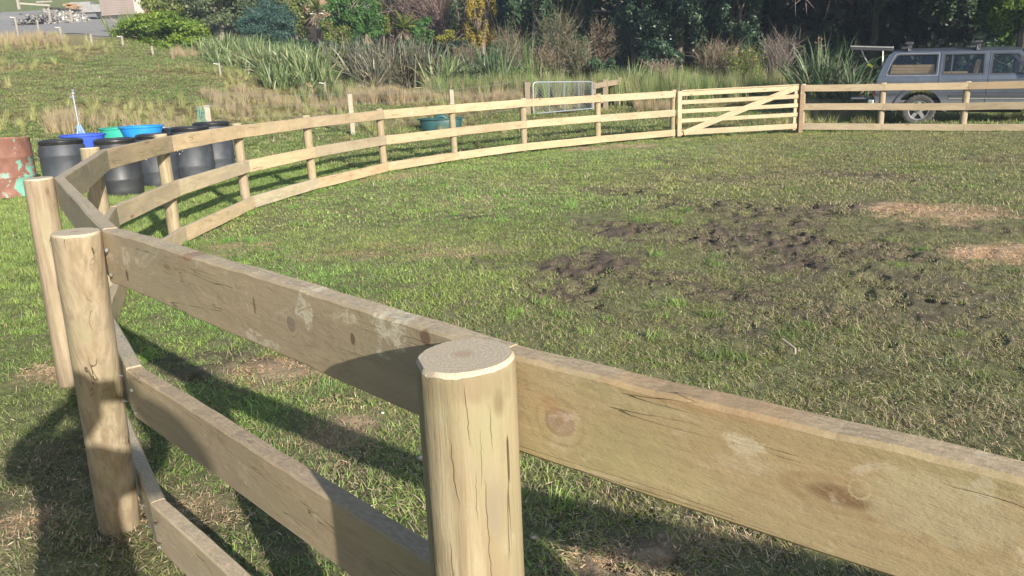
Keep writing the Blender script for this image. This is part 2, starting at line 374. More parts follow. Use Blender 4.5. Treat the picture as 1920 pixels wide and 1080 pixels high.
def m_endgrain():
    m, nt, out = mat('end_grain')
    tc = nt.nodes.new('ShaderNodeTexCoord')
    co = tc.outputs['Object']
    w1 = noise(nt, mapping(nt, co, (9, 9, 9)), 1.0, 3).outputs['Color']
    dv = nd(nt, 'ShaderNodeVectorMath', {'operation': 'MULTIPLY_ADD'}, i0=w1, i1=(0.018, 0.018, 0), i2=mapping(nt, co, (1, 1, 0), (-0.008, -0.010, 0)))
    ln = nd(nt, 'ShaderNodeVectorMath', {'operation': 'LENGTH'}, i0=dv.outputs[0])
    rings = mth(nt, 'SINE', mth(nt, 'MULTIPLY', ln.outputs['Value'], 820.0))
    f = noise(nt, mapping(nt, co, (400, 400, 400)), 1.0, 3).outputs[0]
    c = mixc(nt, ramp(nt, rings, -0.5, 0.9), (0.42, 0.35, 0.25), (0.385, 0.31, 0.215))
    c = mixc(nt, ramp(nt, f, 0.45, 0.75), c, (0.50, 0.43, 0.34))
    c = mixc(nt, ramp(nt, ln.outputs['Value'], 0.004, 0.022, 0.45, 0.0), c, (0.30, 0.16, 0.09))
    finish(nt, out, c, 0.85, f, 0.5, 0.003, spec=0.2)
    return m
def m_leaf(name, a, b, c2=None, transl=0.35, rough=0.5, spec=0.4, backvar=None):
    m, nt, out = mat(name)
    at = nt.nodes.new('ShaderNodeAttribute'); at.attribute_name = 'rnd'
    c = mixc(nt, at.outputs['Fac'], a, b)
    if c2: c = mixc(nt, ramp(nt, at.outputs['Fac'], 0.80, 0.97), c, c2)
    geo = nt.nodes.new('ShaderNodeNewGeometry')
    n = noise(nt, geo.outputs['Position'], 1.3, 3).outputs[0]
    c = mixc(nt, mth(nt, 'MULTIPLY', ramp(nt, n, 0.35, 0.7), 0.35), c, [v * 0.55 for v in a])
    finish(nt, out, c, rough, transl=transl, spec=spec)
    return m
def m_blade(name, transl=0.4, spec=0.25):
    """grass: colour from the tuft (instancer) with each blade a little different"""
    m, nt, out = mat(name)
    ti = nt.nodes.new('ShaderNodeAttribute'); ti.attribute_type = 'INSTANCER'; ti.attribute_name = 'tint'
    at = nt.nodes.new('ShaderNodeAttribute'); at.attribute_name = 'rnd'
    st = nt.nodes.new('ShaderNodeAttribute'); st.attribute_type = 'INSTANCER'; st.attribute_name = 'straw'
    v = nd(nt, 'ShaderNodeHueSaturation', None, Hue=0.5, Saturation=1.0, Value=ramp(nt, at.outputs['Fac'], 0.0, 1.0, 0.65, 1.4), Color=ti.outputs['Color'])
    dead = mth(nt, 'GREATER_THAN', mth(nt, 'ADD', at.outputs['Fac'], st.outputs['Fac']), 1.0)
    r2 = mth(nt, 'FRACT', mth(nt, 'MULTIPLY', at.outputs['Fac'], 37.0))
    sc = mixc(nt, r2, (0.56, 0.46, 0.30), (0.32, 0.25, 0.16))
    c = mixc(nt, dead, v.outputs[0], sc)
    finish(nt, out, c, 0.6, transl=transl, spec=spec)
    return m
def m_simple(name, col, rough=0.5, metal=0.0, spec=0.5, var=0.25, scale=6.0, dirt=None, bump=0.15, coat=0.0):
    m, nt, out = mat(name)
    tc = nt.nodes.new('ShaderNodeTexCoord')
    n = noise(nt, tc.outputs['Object'], scale, 6, 0.65).outputs[0]
    c = mixc(nt, mth(nt, 'MULTIPLY', ramp(nt, n, 0.35, 0.7), var), col, dirt if dirt else [v * 0.5 for v in col])
    r = mth(nt, 'ADD', rough, mth(nt, 'MULTIPLY', mth(nt, 'SUBTRACT', n, 0.5), 0.3), clamp=True)
    finish(nt, out, c, r, n, bump, 0.004, metal, spec, coat=coat)
    return m
def m_ground():
    m, nt, out = mat('ground_soil_and_turf')
    geo = nt.nodes.new('ShaderNodeNewGeometry'); P = geo.outputs['Position']
    def A(n):
        a = nt.nodes.new('ShaderNodeAttribute'); a.attribute_name = n; return a
    col = A('gcol').outputs['Color']
    n1 = noise(nt, P, 9, 8, 0.7).outputs[0]; n2 = noise(nt, P, 55, 6, 0.7).outputs[0]; n3 = noise(nt, P, 2.2, 5, 0.6).outputs[0]
    c = mixc(nt, ramp(nt, n1, 0.35, 0.68), mixc(nt, 0.45, col, (0.03, 0.022, 0.014)), col)
    c = mixc(nt, mth(nt, 'MULTIPLY', ramp(nt, n2, 0.55, 0.72), 0.5), c, mixc(nt, 0.35, col, (0.45, 0.38, 0.26)))
    c = mixc(nt, mth(nt, 'MULTIPLY', ramp(nt, n2, 0.45, 0.3), 0.6), c, mixc(nt, 0.6, col, (0.02, 0.015, 0.01)))
    n4 = noise(nt, P, 170, 4, 0.7).outputs[0]
    c = mixc(nt, mth(nt, 'MULTIPLY', ramp(nt, n4, 0.52, 0.70), 0.55), c, mixc(nt, 0.5, col, (0.50, 0.42, 0.28)))
    c = mixc(nt, mth(nt, 'MULTIPLY', ramp(nt, n4, 0.46, 0.32), 0.35), c, (0.035, 0.028, 0.018))
    h = mth(nt, 'ADD', mth(nt, 'MULTIPLY', n1, 1.0), mth(nt, 'ADD', mth(nt, 'MULTIPLY', n2, 0.6), mth(nt, 'MULTIPLY', n4, .25)))
    finish(nt, out, c, 0.95, h, 1.0, 0.035, spec=0.15)
    return m
def m_gravel():
    m, nt, out = mat('gravel')
    geo = nt.nodes.new('ShaderNodeNewGeometry'); P = geo.outputs['Position']
    n1 = noise(nt, P, 25, 6, 0.75).outputs[0]; n3 = noise(nt, mapping(nt, P, (0.35, 1.1, 1)), 1.0, 5, 0.6).outputs[0]
    c = mixc(nt, ramp(nt, n1, 0.35, 0.68), (0.17, 0.163, 0.156), (0.31, 0.295, 0.285))
    c = mixc(nt, mth(nt, 'MULTIPLY', ramp(nt, n3, 0.45, 0.7), 0.45), c, (0.20, 0.18, 0.16))
    finish(nt, out, c, 0.95, n1, 0.8, 0.03, spec=0.2)
    return m
def m_rust():
    m, nt, out = mat('rusted_steel_with_old_green_paint')
    tc = nt.nodes.new('ShaderNodeTexCoord'); co = tc.outputs['Object']
    n = noise(nt, co, 5, 7, 0.6).outputs[0]; n2 = noise(nt, co, 4.6, 9, 0.70, 0.3).outputs[0]; n3 = noise(nt, co, 40, 5, 0.7).outputs[0]
    sx = nd(nt, 'ShaderNodeSeparateXYZ', None, Vector=co)
    c = mixc(nt, ramp(nt, n, 0.35, 0.65), (0.15, 0.070, 0.050), (0.215, 0.105, 0.075))
    c = mixc(nt, mth(nt, 'MULTIPLY', ramp(nt, n3, 0.5, 0.7), 0.5), c, (0.10, 0.05, 0.035))
    low = ramp(nt, sx.outputs[2], 0.75, 0.1, -0.02, 0.075)
    side = mth(nt, 'MULTIPLY', ramp(nt, sx.outputs[0], 0.10, 0.27), 0.13)
    v = mth(nt, 'ADD', mth(nt, 'ADD', n2, low), side)
    g = ramp(nt, v, 0.655, 0.668)
    gc = mixc(nt, ramp(nt, n, 0.3, 0.7), (0.08, 0.25, 0.19), (0.15, 0.35, 0.28))
    c = mixc(nt, g, c, gc)
    edge = ramp(nt, mth(nt, 'ABSOLUTE', mth(nt, 'SUBTRACT', v, 0.65)), 0.0, 0.014, 0.5, 0.0)
    c = mixc(nt, edge, c, (0.42, 0.38, 0.32))
    finish(nt, out, c, 0.75, mth(nt, 'ADD', n3, mth(nt, 'MULTIPLY', g, 0.8)), 0.5, 0.004, spec=0.3)
    return m
def m_glass(name, col=(0.6, 0.65, 0.68), alpha=0.35, rough=0.03):
    m, nt, out = mat(name)
    g = nt.nodes.new('ShaderNodeBsdfGlossy'); g.inputs['Roughness'].default_value = rough; g.inputs['Color'].default_value = (1, 1, 1, 1)
    t = nt.nodes.new('ShaderNodeBsdfTransparent'); t.inputs[0].default_value = rgb(col)
    f = nt.nodes.new('ShaderNodeFresnel'); f.inputs[0].default_value = 1.5
    ff = mth(nt, 'MULTIPLY', f.outputs[0], alpha * 1.3, clamp=True)
    mx = nt.nodes.new('ShaderNodeMixShader'); nt.links.new(ff, mx.inputs[0])
    nt.links.new(t.outputs[0], mx.inputs[1]); nt.links.new(g.outputs[0], mx.inputs[2])
    nt.links.new(mx.outputs[0], out.inputs[0])
    return m

# ------------------------------------------------------------------ object helpers
def tag(o, label=None, cat=None, group=None, kind=None):
    if label: o['label'] = label
    if cat: o['category'] = cat
    if group: o['group'] = group
    if kind: o['kind'] = kind
    return o
def link(o, parent=None):
    COL.objects.link(o)
    if parent is not None: o.parent = parent
    return o
def thing(name, label, cat, loc=(0, 0, 0), rotz=0.0, group=None, scale=1.0):
    o = bpy.data.objects.new(name, None); COL.objects.link(o)
    o.location = loc; o.rotation_euler = (0, 0, rotz); o.empty_display_size = 0.1
    o.scale = (scale, scale, scale)
    return tag(o, label, cat, group)
def np_mesh(name, V, Fc, mats, smooth=False, rnd=None, midx=None):
    """V (n,3), Fc (m,k) all faces with k corners"""
    me = bpy.data.meshes.new(name)
    V = np.asarray(V, np.float32); Fc = np.asarray(Fc, np.int32)
    me.vertices.add(len(V)); me.vertices.foreach_set('co', V.ravel())
    k = Fc.shape[1]
    me.loops.add(Fc.size); me.loops.foreach_set('vertex_index', Fc.ravel())
    me.polygons.add(len(Fc)); me.polygons.foreach_set('loop_start', np.arange(0, Fc.size, k, dtype=np.int32))
    me.polygons.foreach_set('loop_total', np.full(len(Fc), k, np.int32))
    if midx is not None: me.polygons.foreach_set('material_index', np.asarray(midx, np.int32))
    for m in (mats if isinstance(mats, (list, tuple)) else [mats]): me.materials.append(m)
    me.update(calc_edges=True)
    if smooth: me.polygons.foreach_set('use_smooth', np.ones(len(Fc), bool))
    if rnd is not None:
        a = me.attributes.new('rnd', 'FLOAT', 'FACE'); a.data.foreach_set('value', np.asarray(rnd, np.float32))
    return me
def np_obj(name, V, Fc, mats, parent=None, **kw):
    o = bpy.data.objects.new(name, np_mesh(name, V, Fc, mats, **kw)); return link(o, parent)
def bm_obj(name, bm, m, parent=None, smooth=False, bevel=0.0, seg=2, autosmooth=True):
    bmesh.ops.recalc_face_normals(bm, faces=bm.faces)
    me = bpy.data.meshes.new(name); bm.to_mesh(me); bm.free()
    for x in (m if isinstance(m, (list, tuple)) else [m]): me.materials.append(x)
    o = bpy.data.objects.new(name, me); link(o, parent)
    if smooth:
        for p in me.polygons: p.use_smooth = True
        me.set_sharp_from_angle(angle=math.radians(38))
    if bevel > 0:
        b = o.modifiers.new('bevel', 'BEVEL'); b.width = bevel; b.segments = seg; b.limit_method = 'ANGLE'; b.angle_limit = math.radians(40)
    return o
def box(bm, c, s, rot=None):
    M = Matrix.Translation(c) @ (rot if rot is not None else Matrix()) @ Matrix.Diagonal((s[0], s[1], s[2], 1))
    return bmesh.ops.create_cube(bm, size=1.0, matrix=M)
def tube(bm, pts, r, n=8, cap=True):
    pts = [Vector(p) for p in pts]; rings = []
    rr = r if isinstance(r, (list, tuple)) else [r] * len(pts)
    up = Vector((0.13, 0.27, 0.95)).normalized()
    prev = None
    for i, p in enumerate(pts):
        t = (pts[min(i + 1, len(pts) - 1)] - pts[max(i - 1, 0)]).normalized()
        a = t.cross(up)
        if a.length < 0.15: a = t.cross(Vector((1, 0.1, 0)))
        a.normalize()
        if prev is not None:
            a = (prev - t * prev.dot(t)).normalized()
        prev = a; b = t.cross(a)
        rings.append([bm.verts.new(p + (a * math.cos(2 * PI * k / n) + b * math.sin(2 * PI * k / n)) * rr[i]) for k in range(n)])
    for A, B in zip(rings, rings[1:]):
        for k in range(n): bm.faces.new((A[k], A[(k + 1) % n], B[(k + 1) % n], B[k]))
    if cap:
        bm.faces.new(rings[0][::-1]); bm.faces.new(rings[-1])
def lathe(bm, prof, n=32, c=(0, 0, 0), cap0=True, cap1=True, sq=(1, 1)):
    rings = []
    for r, z in prof:
        rings.append([bm.verts.new((c[0] + r * sq[0] * math.cos(2 * PI * k / n), c[1] + r * sq[1] * math.sin(2 * PI * k / n), c[2] + z)) for k in range(n)])
    for A, B in zip(rings, rings[1:]):
        for k in range(n): bm.faces.new((A[k], A[(k + 1) % n], B[(k + 1) % n], B[k]))
    if cap0: bm.faces.new(rings[0][::-1])
    if cap1: bm.faces.new(rings[-1])
    return rings
def dup(root, label=None, loc=None, rotz=None, group=None):
    r = root.copy(); COL.objects.link(r)
    if loc is not None: r.location = loc
    if rotz is not None: r.rotation_euler = (0, 0, rotz)
    if label: r['label'] = label
    if group: r['group'] = group
    for ch in list(root.children):
        c = ch.copy(); COL.objects.link(c); c.parent = r
        for g in ch.children:
            d = g.copy(); COL.objects.link(d); d.parent = c
    return r
def ground_at(px, depth):
    """(x, y, z) on the ground at a bearing and a depth"""
    r = ray(px, hy(px)); t = r[0] / r[1]
    for _ in range(3):
        x = t * depth; z = float(zg(x, depth))
        # follow the roll of the picture: the bearing shifts with height
        yy = hy(px) - (z - CAMZ) * F_PX / depth
        r = ray(px, yy); t = r[0] / r[1]
    return np.array([t * depth, depth, float(zg(t * depth, depth))])
def ztop(px, py, depth):
    r = ray(px, py); return CAMZ + r[2] / r[1] * depth

# ================================================================== GROUND
GM = m_ground(); GV = m_gravel()
def ground_colour(x, y):
    mud = patch_val(MUD, x, y); straw = patch_val(STRAW, x, y)
    n = fbm(x * 0.5, y * 0.5, 31, 4); n2 = fbm(x * 2.1, y * 2.1, 37, 3)
    base = np.stack([0.20 + 0.08 * n, 0.215 + 0.06 * n, 0.09 + 0.04 * n], -1)
    soil = np.array([0.150, 0.116, 0.088]); st = np.array([0.62, 0.44, 0.28])
    f = np.clip(mud * 1.25 + (n2 - 0.6) * 0.8, 0, 1)[..., None]
    c = base * (1 - f) + soil * f
    s = np.clip(straw * 1.1 + (n2 - 0.5) * 0.5 * (straw > 0.05), 0, 1)[..., None]
    c = c * (1 - s) + st * s
    # bank with dry grass
    bank = sstep(17, 20, y)[..., None] * (1 - inside_pen(x, y).astype(float))[..., None]
    c = c * (1 - bank) + bank * np.stack([0.19 + 0.08 * n, 0.17 + 0.06 * n, 0.08 + 0.03 * n], -1)
    tt = x / np.clip(y, 1, None)
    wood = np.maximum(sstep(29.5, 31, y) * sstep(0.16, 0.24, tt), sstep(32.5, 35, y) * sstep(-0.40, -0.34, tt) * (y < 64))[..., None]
    hill = (sstep(60, 66, y) * (1 - sstep(-0.40, -0.3, tt)))[..., None]
    c = c * (1 - hill) + hill * np.stack([0.13 + 0.06 * n, 0.17 + 0.05 * n, 0.06 + 0.02 * n], -1)
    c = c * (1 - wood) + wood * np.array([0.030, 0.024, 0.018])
    g = gravel_mask(x, y)[..., None]
    return c * (1 - g) + g * np.array([0.28, 0.265, 0.25])
def build_ground():
    # fan-shaped sheet, fine near the camera and coarse far away, all round the camera
    rr = np.concatenate([np.geomspace(0.004, 1.2, 26, endpoint=False), np.geomspace(1.2, 22, 400, endpoint=False), np.geomspace(22, 80, 110, endpoint=False), np.geomspace(80, 900, 26)])
    a_in = np.radians(np.linspace(-37, 37, 640)); a_out = np.radians(np.linspace(37, 323, 120)[1:-1])
    aa = np.concatenate([a_in, a_out])
    A, R = np.meshgrid(aa, rr)
    X = np.sin(A) * R; Y = np.cos(A) * R
    Z = zg(X, Y)
    Z = np.where(R > 300, np.maximum(Z, 30.0) * 1.0, Z)
    Z = np.where(Y < 0, np.where(R > 60, (R - 60) * 0.02, 0), Z)
    m = (R < 22)
    mudv = patch_val(MUD, X, Y)
    mudv = mudv * (1 - np.clip(patch_val(STRAW, X, Y), 0, 1))
    Z = Z + np.where(m, ((fbm(X * 9, Y * 9, 51, 4) - 0.5) * (0.020 + 0.022 * mudv) + (fbm(X * 26, Y * 26, 53, 2) - 0.5) * 0.022 * mudv) * inside_pen(X, Y) + (fbm(X * 9, Y * 9, 52, 3) - 0.5) * 0.02, 0)
    Zp = np.zeros_like(Z); sub = (R < 20); ii = np.nonzero(sub)
    # only rows in the pen and in view carry the hoof prints
    xs = X[:, :640]; ys = Y[:, :640]; Zp2 = np.zeros_like(xs)
    for cx, cy, r, el, a in PITS:
        d0 = math.hypot(cx, cy); az = math.atan2(cx, cy)
        if abs(az) > math.radians(37): continue
        i0 = np.searchsorted(rr, d0 - 0.2); i1 = np.searchsorted(rr, d0 + 0.2)
        j0 = np.searchsorted(a_in, az - 0.2 / d0); j1 = np.searchsorted(a_in, az + 0.2 / d0)
        if i1 <= i0 or j1 <= j0: continue
        dx = xs[i0:i1, j0:j1] - cx; dy = ys[i0:i1, j0:j1] - cy
        u = (dx * math.cos(a) + dy * math.sin(a)) / el; v = -dx * math.sin(a) + dy * math.cos(a)
        d = np.hypot(u, v) / r
        Zp2[i0:i1, j0:j1] += -0.055 * np.exp(-(d ** 2) ** 1.4 * 0.9) + 0.006 * np.exp(-((d - 1.55) ** 2) * 6)
    Z[:, :640] += np.clip(Zp2, -0.075, 0.02)
    V = np.stack([X, Y, Z], -1).reshape(-1, 3)
    nr, na = X.shape
    i = np.arange(nr - 1)[:, None] * na; j = np.arange(na)[None, :]; j2 = (j + 1) % na
    Fq = np.stack([i + j, i + na + j, i + na + j2, i + j2], -1).reshape(-1, 4)[:, ::-1]
    c = np.concatenate([V[:na].mean(0, keepdims=True)]); V = np.vstack([V, c])
    o = np_obj('ground', V, Fq, GM, smooth=True)
    a = o.data.attributes.new('gcol', 'FLOAT_COLOR', 'POINT')
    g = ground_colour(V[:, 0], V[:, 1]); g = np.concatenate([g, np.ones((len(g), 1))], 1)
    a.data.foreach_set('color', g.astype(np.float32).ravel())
    return tag(o, kind='structure')
ground = build_ground()
# gravel yard: its own sheet a little above the ground
def build_gravel():
    t = np.linspace(-0.80, -0.40, 90); d = np.linspace(36, 74, 90)
    T, Dp = np.meshgrid(t, d); X = T * Dp; Y = Dp
    Z = zg(X, Y) + 0.03
    mk = gravel_mask(X, Y)
    V = np.stack([X, Y, Z], -1).reshape(-1, 3); nr, na = X.shape
    i = np.arange(nr - 1)[:, None] * na; j = np.arange(na - 1)[None, :]
    Fq = np.stack([i + j, i + j + 1, i + na + j + 1, i + na + j], -1).reshape(-1, 4)
    keep = mk.reshape(-1)[Fq].min(1) > 0.5
    return tag(np_obj('gravel_yard', V, Fq[keep], GV, smooth=True), kind='structure')
build_gravel()

# ================================================================== GRASS
GN_CACHE = {}
def scatter(name, pts, rot, scl, tint, straw, protos, pick, label=None):
    """one stuff object: tufts placed on a cloud of points by geometry nodes"""
    me = bpy.data.meshes.new(name); n = len(pts)
    me.vertices.add(n); me.vertices.foreach_set('co', np.asarray(pts, np.float32).ravel())
    def at(nm, ty, arr, key='value'):
        a = me.attributes.new(nm, ty, 'POINT'); a.data.foreach_set(key, np.asarray(arr, np.float32).ravel() if ty != 'INT' else np.asarray(arr, np.int32).ravel())
    at('rot', 'FLOAT_VECTOR', rot, 'vector'); at('scl', 'FLOAT_VECTOR', scl, 'vector')
    at('tint', 'FLOAT_COLOR', np.concatenate([tint, np.ones((n, 1))], 1), 'color'); at('straw', 'FLOAT', straw); at('pick', 'INT', pick)
    o = bpy.data.objects.new(name, me); COL.objects.link(o)
    ng = bpy.data.node_groups.new(name + '_nodes', 'GeometryNodeTree')
    ng.interface.new_socket('Geometry', in_out='INPUT', socket_type='NodeSocketGeometry')
    ng.interface.new_socket('Geometry', in_out='OUTPUT', socket_type='NodeSocketGeometry')
    gi = ng.nodes.new('NodeGroupInput'); go = ng.nodes.new('NodeGroupOutput')
    iop = ng.nodes.new('GeometryNodeInstanceOnPoints'); jn = ng.nodes.new('GeometryNodeGeometryToInstance')
    for p in reversed(protos):
        oi = ng.nodes.new('GeometryNodeObjectInfo'); oi.inputs['Object'].default_value = p
        oi.transform_space = 'ORIGINAL'
        ng.links.new(oi.outputs['Geometry'], jn.inputs[0])
    ng.links.new(gi.outputs[0], iop.inputs['Points']); ng.links.new(jn.outputs[0], iop.inputs['Instance'])
    iop.inputs['Pick Instance'].default_value = True
    def na(nm, dt):
        x = ng.nodes.new('GeometryNodeInputNamedAttribute'); x.data_type = dt; x.inputs[0].default_value = nm; return x.outputs[0]
    ng.links.new(na('pick', 'INT'), iop.inputs['Instance Index'])
    ng.links.new(na('rot', 'FLOAT_VECTOR'), iop.inputs['Rotation']); ng.links.new(na('scl', 'FLOAT_VECTOR'), iop.inputs['Scale'])
    ng.links.new(iop.outputs[0], go.inputs[0])
    md = o.modifiers.new('scatter', 'NODES'); md.node_group = ng
    tag(o, kind='stuff')
    if label: o['label'] = label
    return o
def blades(n, rad, h0, h1, w, lean0, lean1, seg=2, clump=0.0, seed=0, tuft=False, m=None, droop=0.5, name='grass_tuft'):
    """a prototype tuft: n curved blades rooted in a disc"""
    r = np.random.default_rng(seed)
    a = r.uniform(0, 2 * PI, n); q = rad * np.sqrt(r.random(n))
    bx, by = q * np.cos(a), q * np.sin(a)
    H = r.uniform(h0, h1, n); W = w * r.uniform(0.7, 1.3, n)
    ha = r.uniform(0, 2 * PI, n) if not tuft else a + r.normal(0, 0.5, n)
    le = r.uniform(lean0, lean1, n)
    V, Fc = [], []; rows = seg + 1
    sid = ha + PI / 2 + r.uniform(-0.6, 0.6, n)
    P = np.zeros((n, rows * 2, 3))
    x = bx.copy(); y = by.copy(); z = np.zeros(n) - 0.004
    for k in range(rows):
        f = k / seg; ww = W * (1 - f) ** 0.7 * 0.5 + (0.0004 if k == seg else 0)
        P[:, 2 * k, 0] = x - np.cos(sid) * ww; P[:, 2 * k, 1] = y - np.sin(sid) * ww; P[:, 2 * k, 2] = z
        P[:, 2 * k + 1, 0] = x + np.cos(sid) * ww; P[:, 2 * k + 1, 1] = y + np.sin(sid) * ww; P[:, 2 * k + 1, 2] = z
        th = np.clip(le + droop * (f + 0.5 / seg) * 1.6 * le, 0, 2.3)
        x = x + np.sin(th) * np.cos(ha) * H / seg; y = y + np.sin(th) * np.sin(ha) * H / seg; z = z + np.cos(th) * H / seg
    V = P.reshape(-1, 3); b = (np.arange(n) * rows * 2)[:, None]
    Fs = np.concatenate([b + np.array([[2 * k, 2 * k + 1, 2 * k + 3, 2 * k + 2]]) for k in range(seg)], 0)
    rn = np.tile(r.random(n), seg)
    o = bpy.data.objects.new(name, np_mesh(name, V, Fs, m, rnd=rn)); return o
GB = m_blade('grass_blade')
turf = [blades(170, 0.115, 0.016, 0.042, 0.0040, 0.55, 1.5, 2, seed=i, m=GB) for i in range(5)]
turfm = [blades(190, 0.20, 0.018, 0.042, 0.0075, 0.45, 1.45, 2, seed=20 + i, m=GB) for i in range(4)]
lush = [blades(110, 0.11, 0.05, 0.11, 0.0065, 0.2, 1.0, 3, seed=40 + i, m=GB) for i in range(4)]
tall = [blades(70, 0.10, 0.35, 0.75, 0.014, 0.05, 0.45, 4, seed=60 + i, m=GB, tuft=True) for i in range(4)]
thatch = [blades(120, 0.30, 0.25, 0.50, 0.016, 0.55, 1.35, 3, seed=70 + i, m=GB) for i in range(4)]
reeds = [blades(60, 0.14, 0.8, 1.35, 0.016, 0.02, 0.28, 4, seed=80 + i, m=GB, tuft=True) for i in range(3)]

def jit_grid(x0, x1, y0, y1, sp):
    xs = np.arange(x0, x1, sp); ys = np.arange(y0, y1, sp)
    X, Y = np.meshgrid(xs, ys); X = X.ravel() + rng.uniform(-.5, .5, X.size) * sp; Y = Y.ravel() + rng.uniform(-.5, .5, Y.size) * sp
    return X, Y
def in_view(x, y, m=0.22):
    t = x / np.clip(y, 0.2, None)
    return (t > -0.74 - m) & (t < 0.76 + m) & (y > 0.6)
def drop(x, y):
    z = zg(x, y); return np.stack([x, y, z], -1)
SUBG = np.array([1.0, 1.0, 1.0])
def tint_for(x, y):
    n = fbm(x * 0.7, y * 0.7, 61, 4); n2 = fbm(x * 3, y * 3, 67, 3)
    pen = inside_pen(x, y)
    n3 = fbm(x * 0.33 + 7, y * 0.33, 63, 3)
    lf = 1 - sstep(-0.25, 0.35, x / np.clip(y, 1, None)) * 0.8
    r = 0.225 + 0.19 * n + 0.10 * (n2 - .5) + 0.12 * (n3 - .5) - 0.045 * lf; g = 0.325 + 0.11 * n + 0.12 * (n2 - .5); b = 0.075 + 0.075 * n
    c = np.stack([r, g, b], -1)
    lushc = np.stack([0.185 + 0.10 * n, 0.26 + 0.07 * n, 0.07 + 0.03 * n], -1)
    L = (~pen)[:, None] * 0.8
    c = c * (1 - L) + lushc * L
    wornl = ((~pen) * (1 - sstep(3.2, 5.0, y)))[:, None]
    c = c * (1 - wornl * .6) + wornl * .6 * np.array([.25, .26, .12])
    rightdark = sstep(-0.05, 0.5, x / np.clip(y, 1, None))[:, None] * pen[:, None]
    c = c * (1 - rightdark * np.array([0.16, 0.26, 0.10]))
    return np.clip(c * np.array([1.14, 1.20, 1.14]), 0.01, 1)
def turf_field(name, sp, y0, y1, protos, smin, smax, k_mud):
    X, Y = jit_grid(-y1 * 0.85, y1 * 0.85 + 1, y0 * 0.7, y1, sp)
    d = np.hypot(X, Y); ok = in_view(X, Y) & (d >= y0) & (d < y1) & (Y < 19.6)
    X, Y = X[ok], Y[ok]
    mud = patch_val(MUD, X, Y); st = patch_val(STRAW, X, Y)
    patchy = fbm(X * 2.3, Y * 2.3, 71, 3)
    keep = rng.random(len(X)) > np.clip(mud * k_mud + st * 0.75 + (patchy - 0.62) * 0.8, 0, 0.96)
    X, Y, mud, st = X[keep], Y[keep], mud[keep], st[keep]
    n = len(X); P = drop(X, Y)
    nn = fbm(X * 0.45, Y * 0.45, 75, 3)
    straw = np.clip(0.13 + 0.08 * sstep(-0.2, 0.2, X / Y) + 0.45 * (nn - 0.35) + 0.30 * mud + 0.6 * st + 0.10 * sstep(0.0, 0.5, X / Y) + rng.normal(0, 0.06, n), 0.03, 0.97)
    out = ~inside_pen(X, Y); straw = np.where(out & (Y > 4), straw * 0.5, np.where(Y < 3.2, straw + .18, straw))
    s = rng.uniform(smin, smax, n) * (1 - 0.25 * mud) * (0.70 + 0.62 * fbm(X * 1.6, Y * 1.6, 79, 3))
    return scatter(name, P, np.stack([rng.normal(0, .08, n), rng.normal(0, .08, n), rng.uniform(0, 6.28, n)], -1),
                   np.stack([s, s, s * rng.uniform(0.7, 1.25, n)], -1), tint_for(X, Y) * rng.uniform(0.8, 1.2, (n, 1)), straw, protos, rng.integers(0, len(protos), n))
turf_field('grass', 0.085, 0.8, 4.2, turf, 0.85, 1.25, 0.68)
turf_field('grass', 0.105, 4.2, 8.5, turf, 0.95, 1.3, 0.72)
turf_field('grass', 0.21, 8.5, 24, turfm, 1.0, 1.4, 0.70)
def straw_field():
    X, Y = jit_grid(-3, 12, .8, 16, .11); ok = in_view(X, Y); X, Y = X[ok], Y[ok]; st = patch_val(STRAW, X, Y); k = rng.random(len(X)) < st * .9; X, Y = X[k], Y[k]; n = len(X); s = rng.uniform(.8, 1.3, n)
    scatter('straw', drop(X, Y), np.stack([rng.normal(0, .08, n), rng.normal(0, .08, n), rng.uniform(0, 6.28, n)], -1), np.stack([s, s, s * .45], -1),
            np.tile([[.78, .56, .35]], (n, 1)) * rng.uniform(.75, 1.1, (n, 1)), np.full(n, .0), turf, rng.integers(0, len(turf), n))
straw_field()
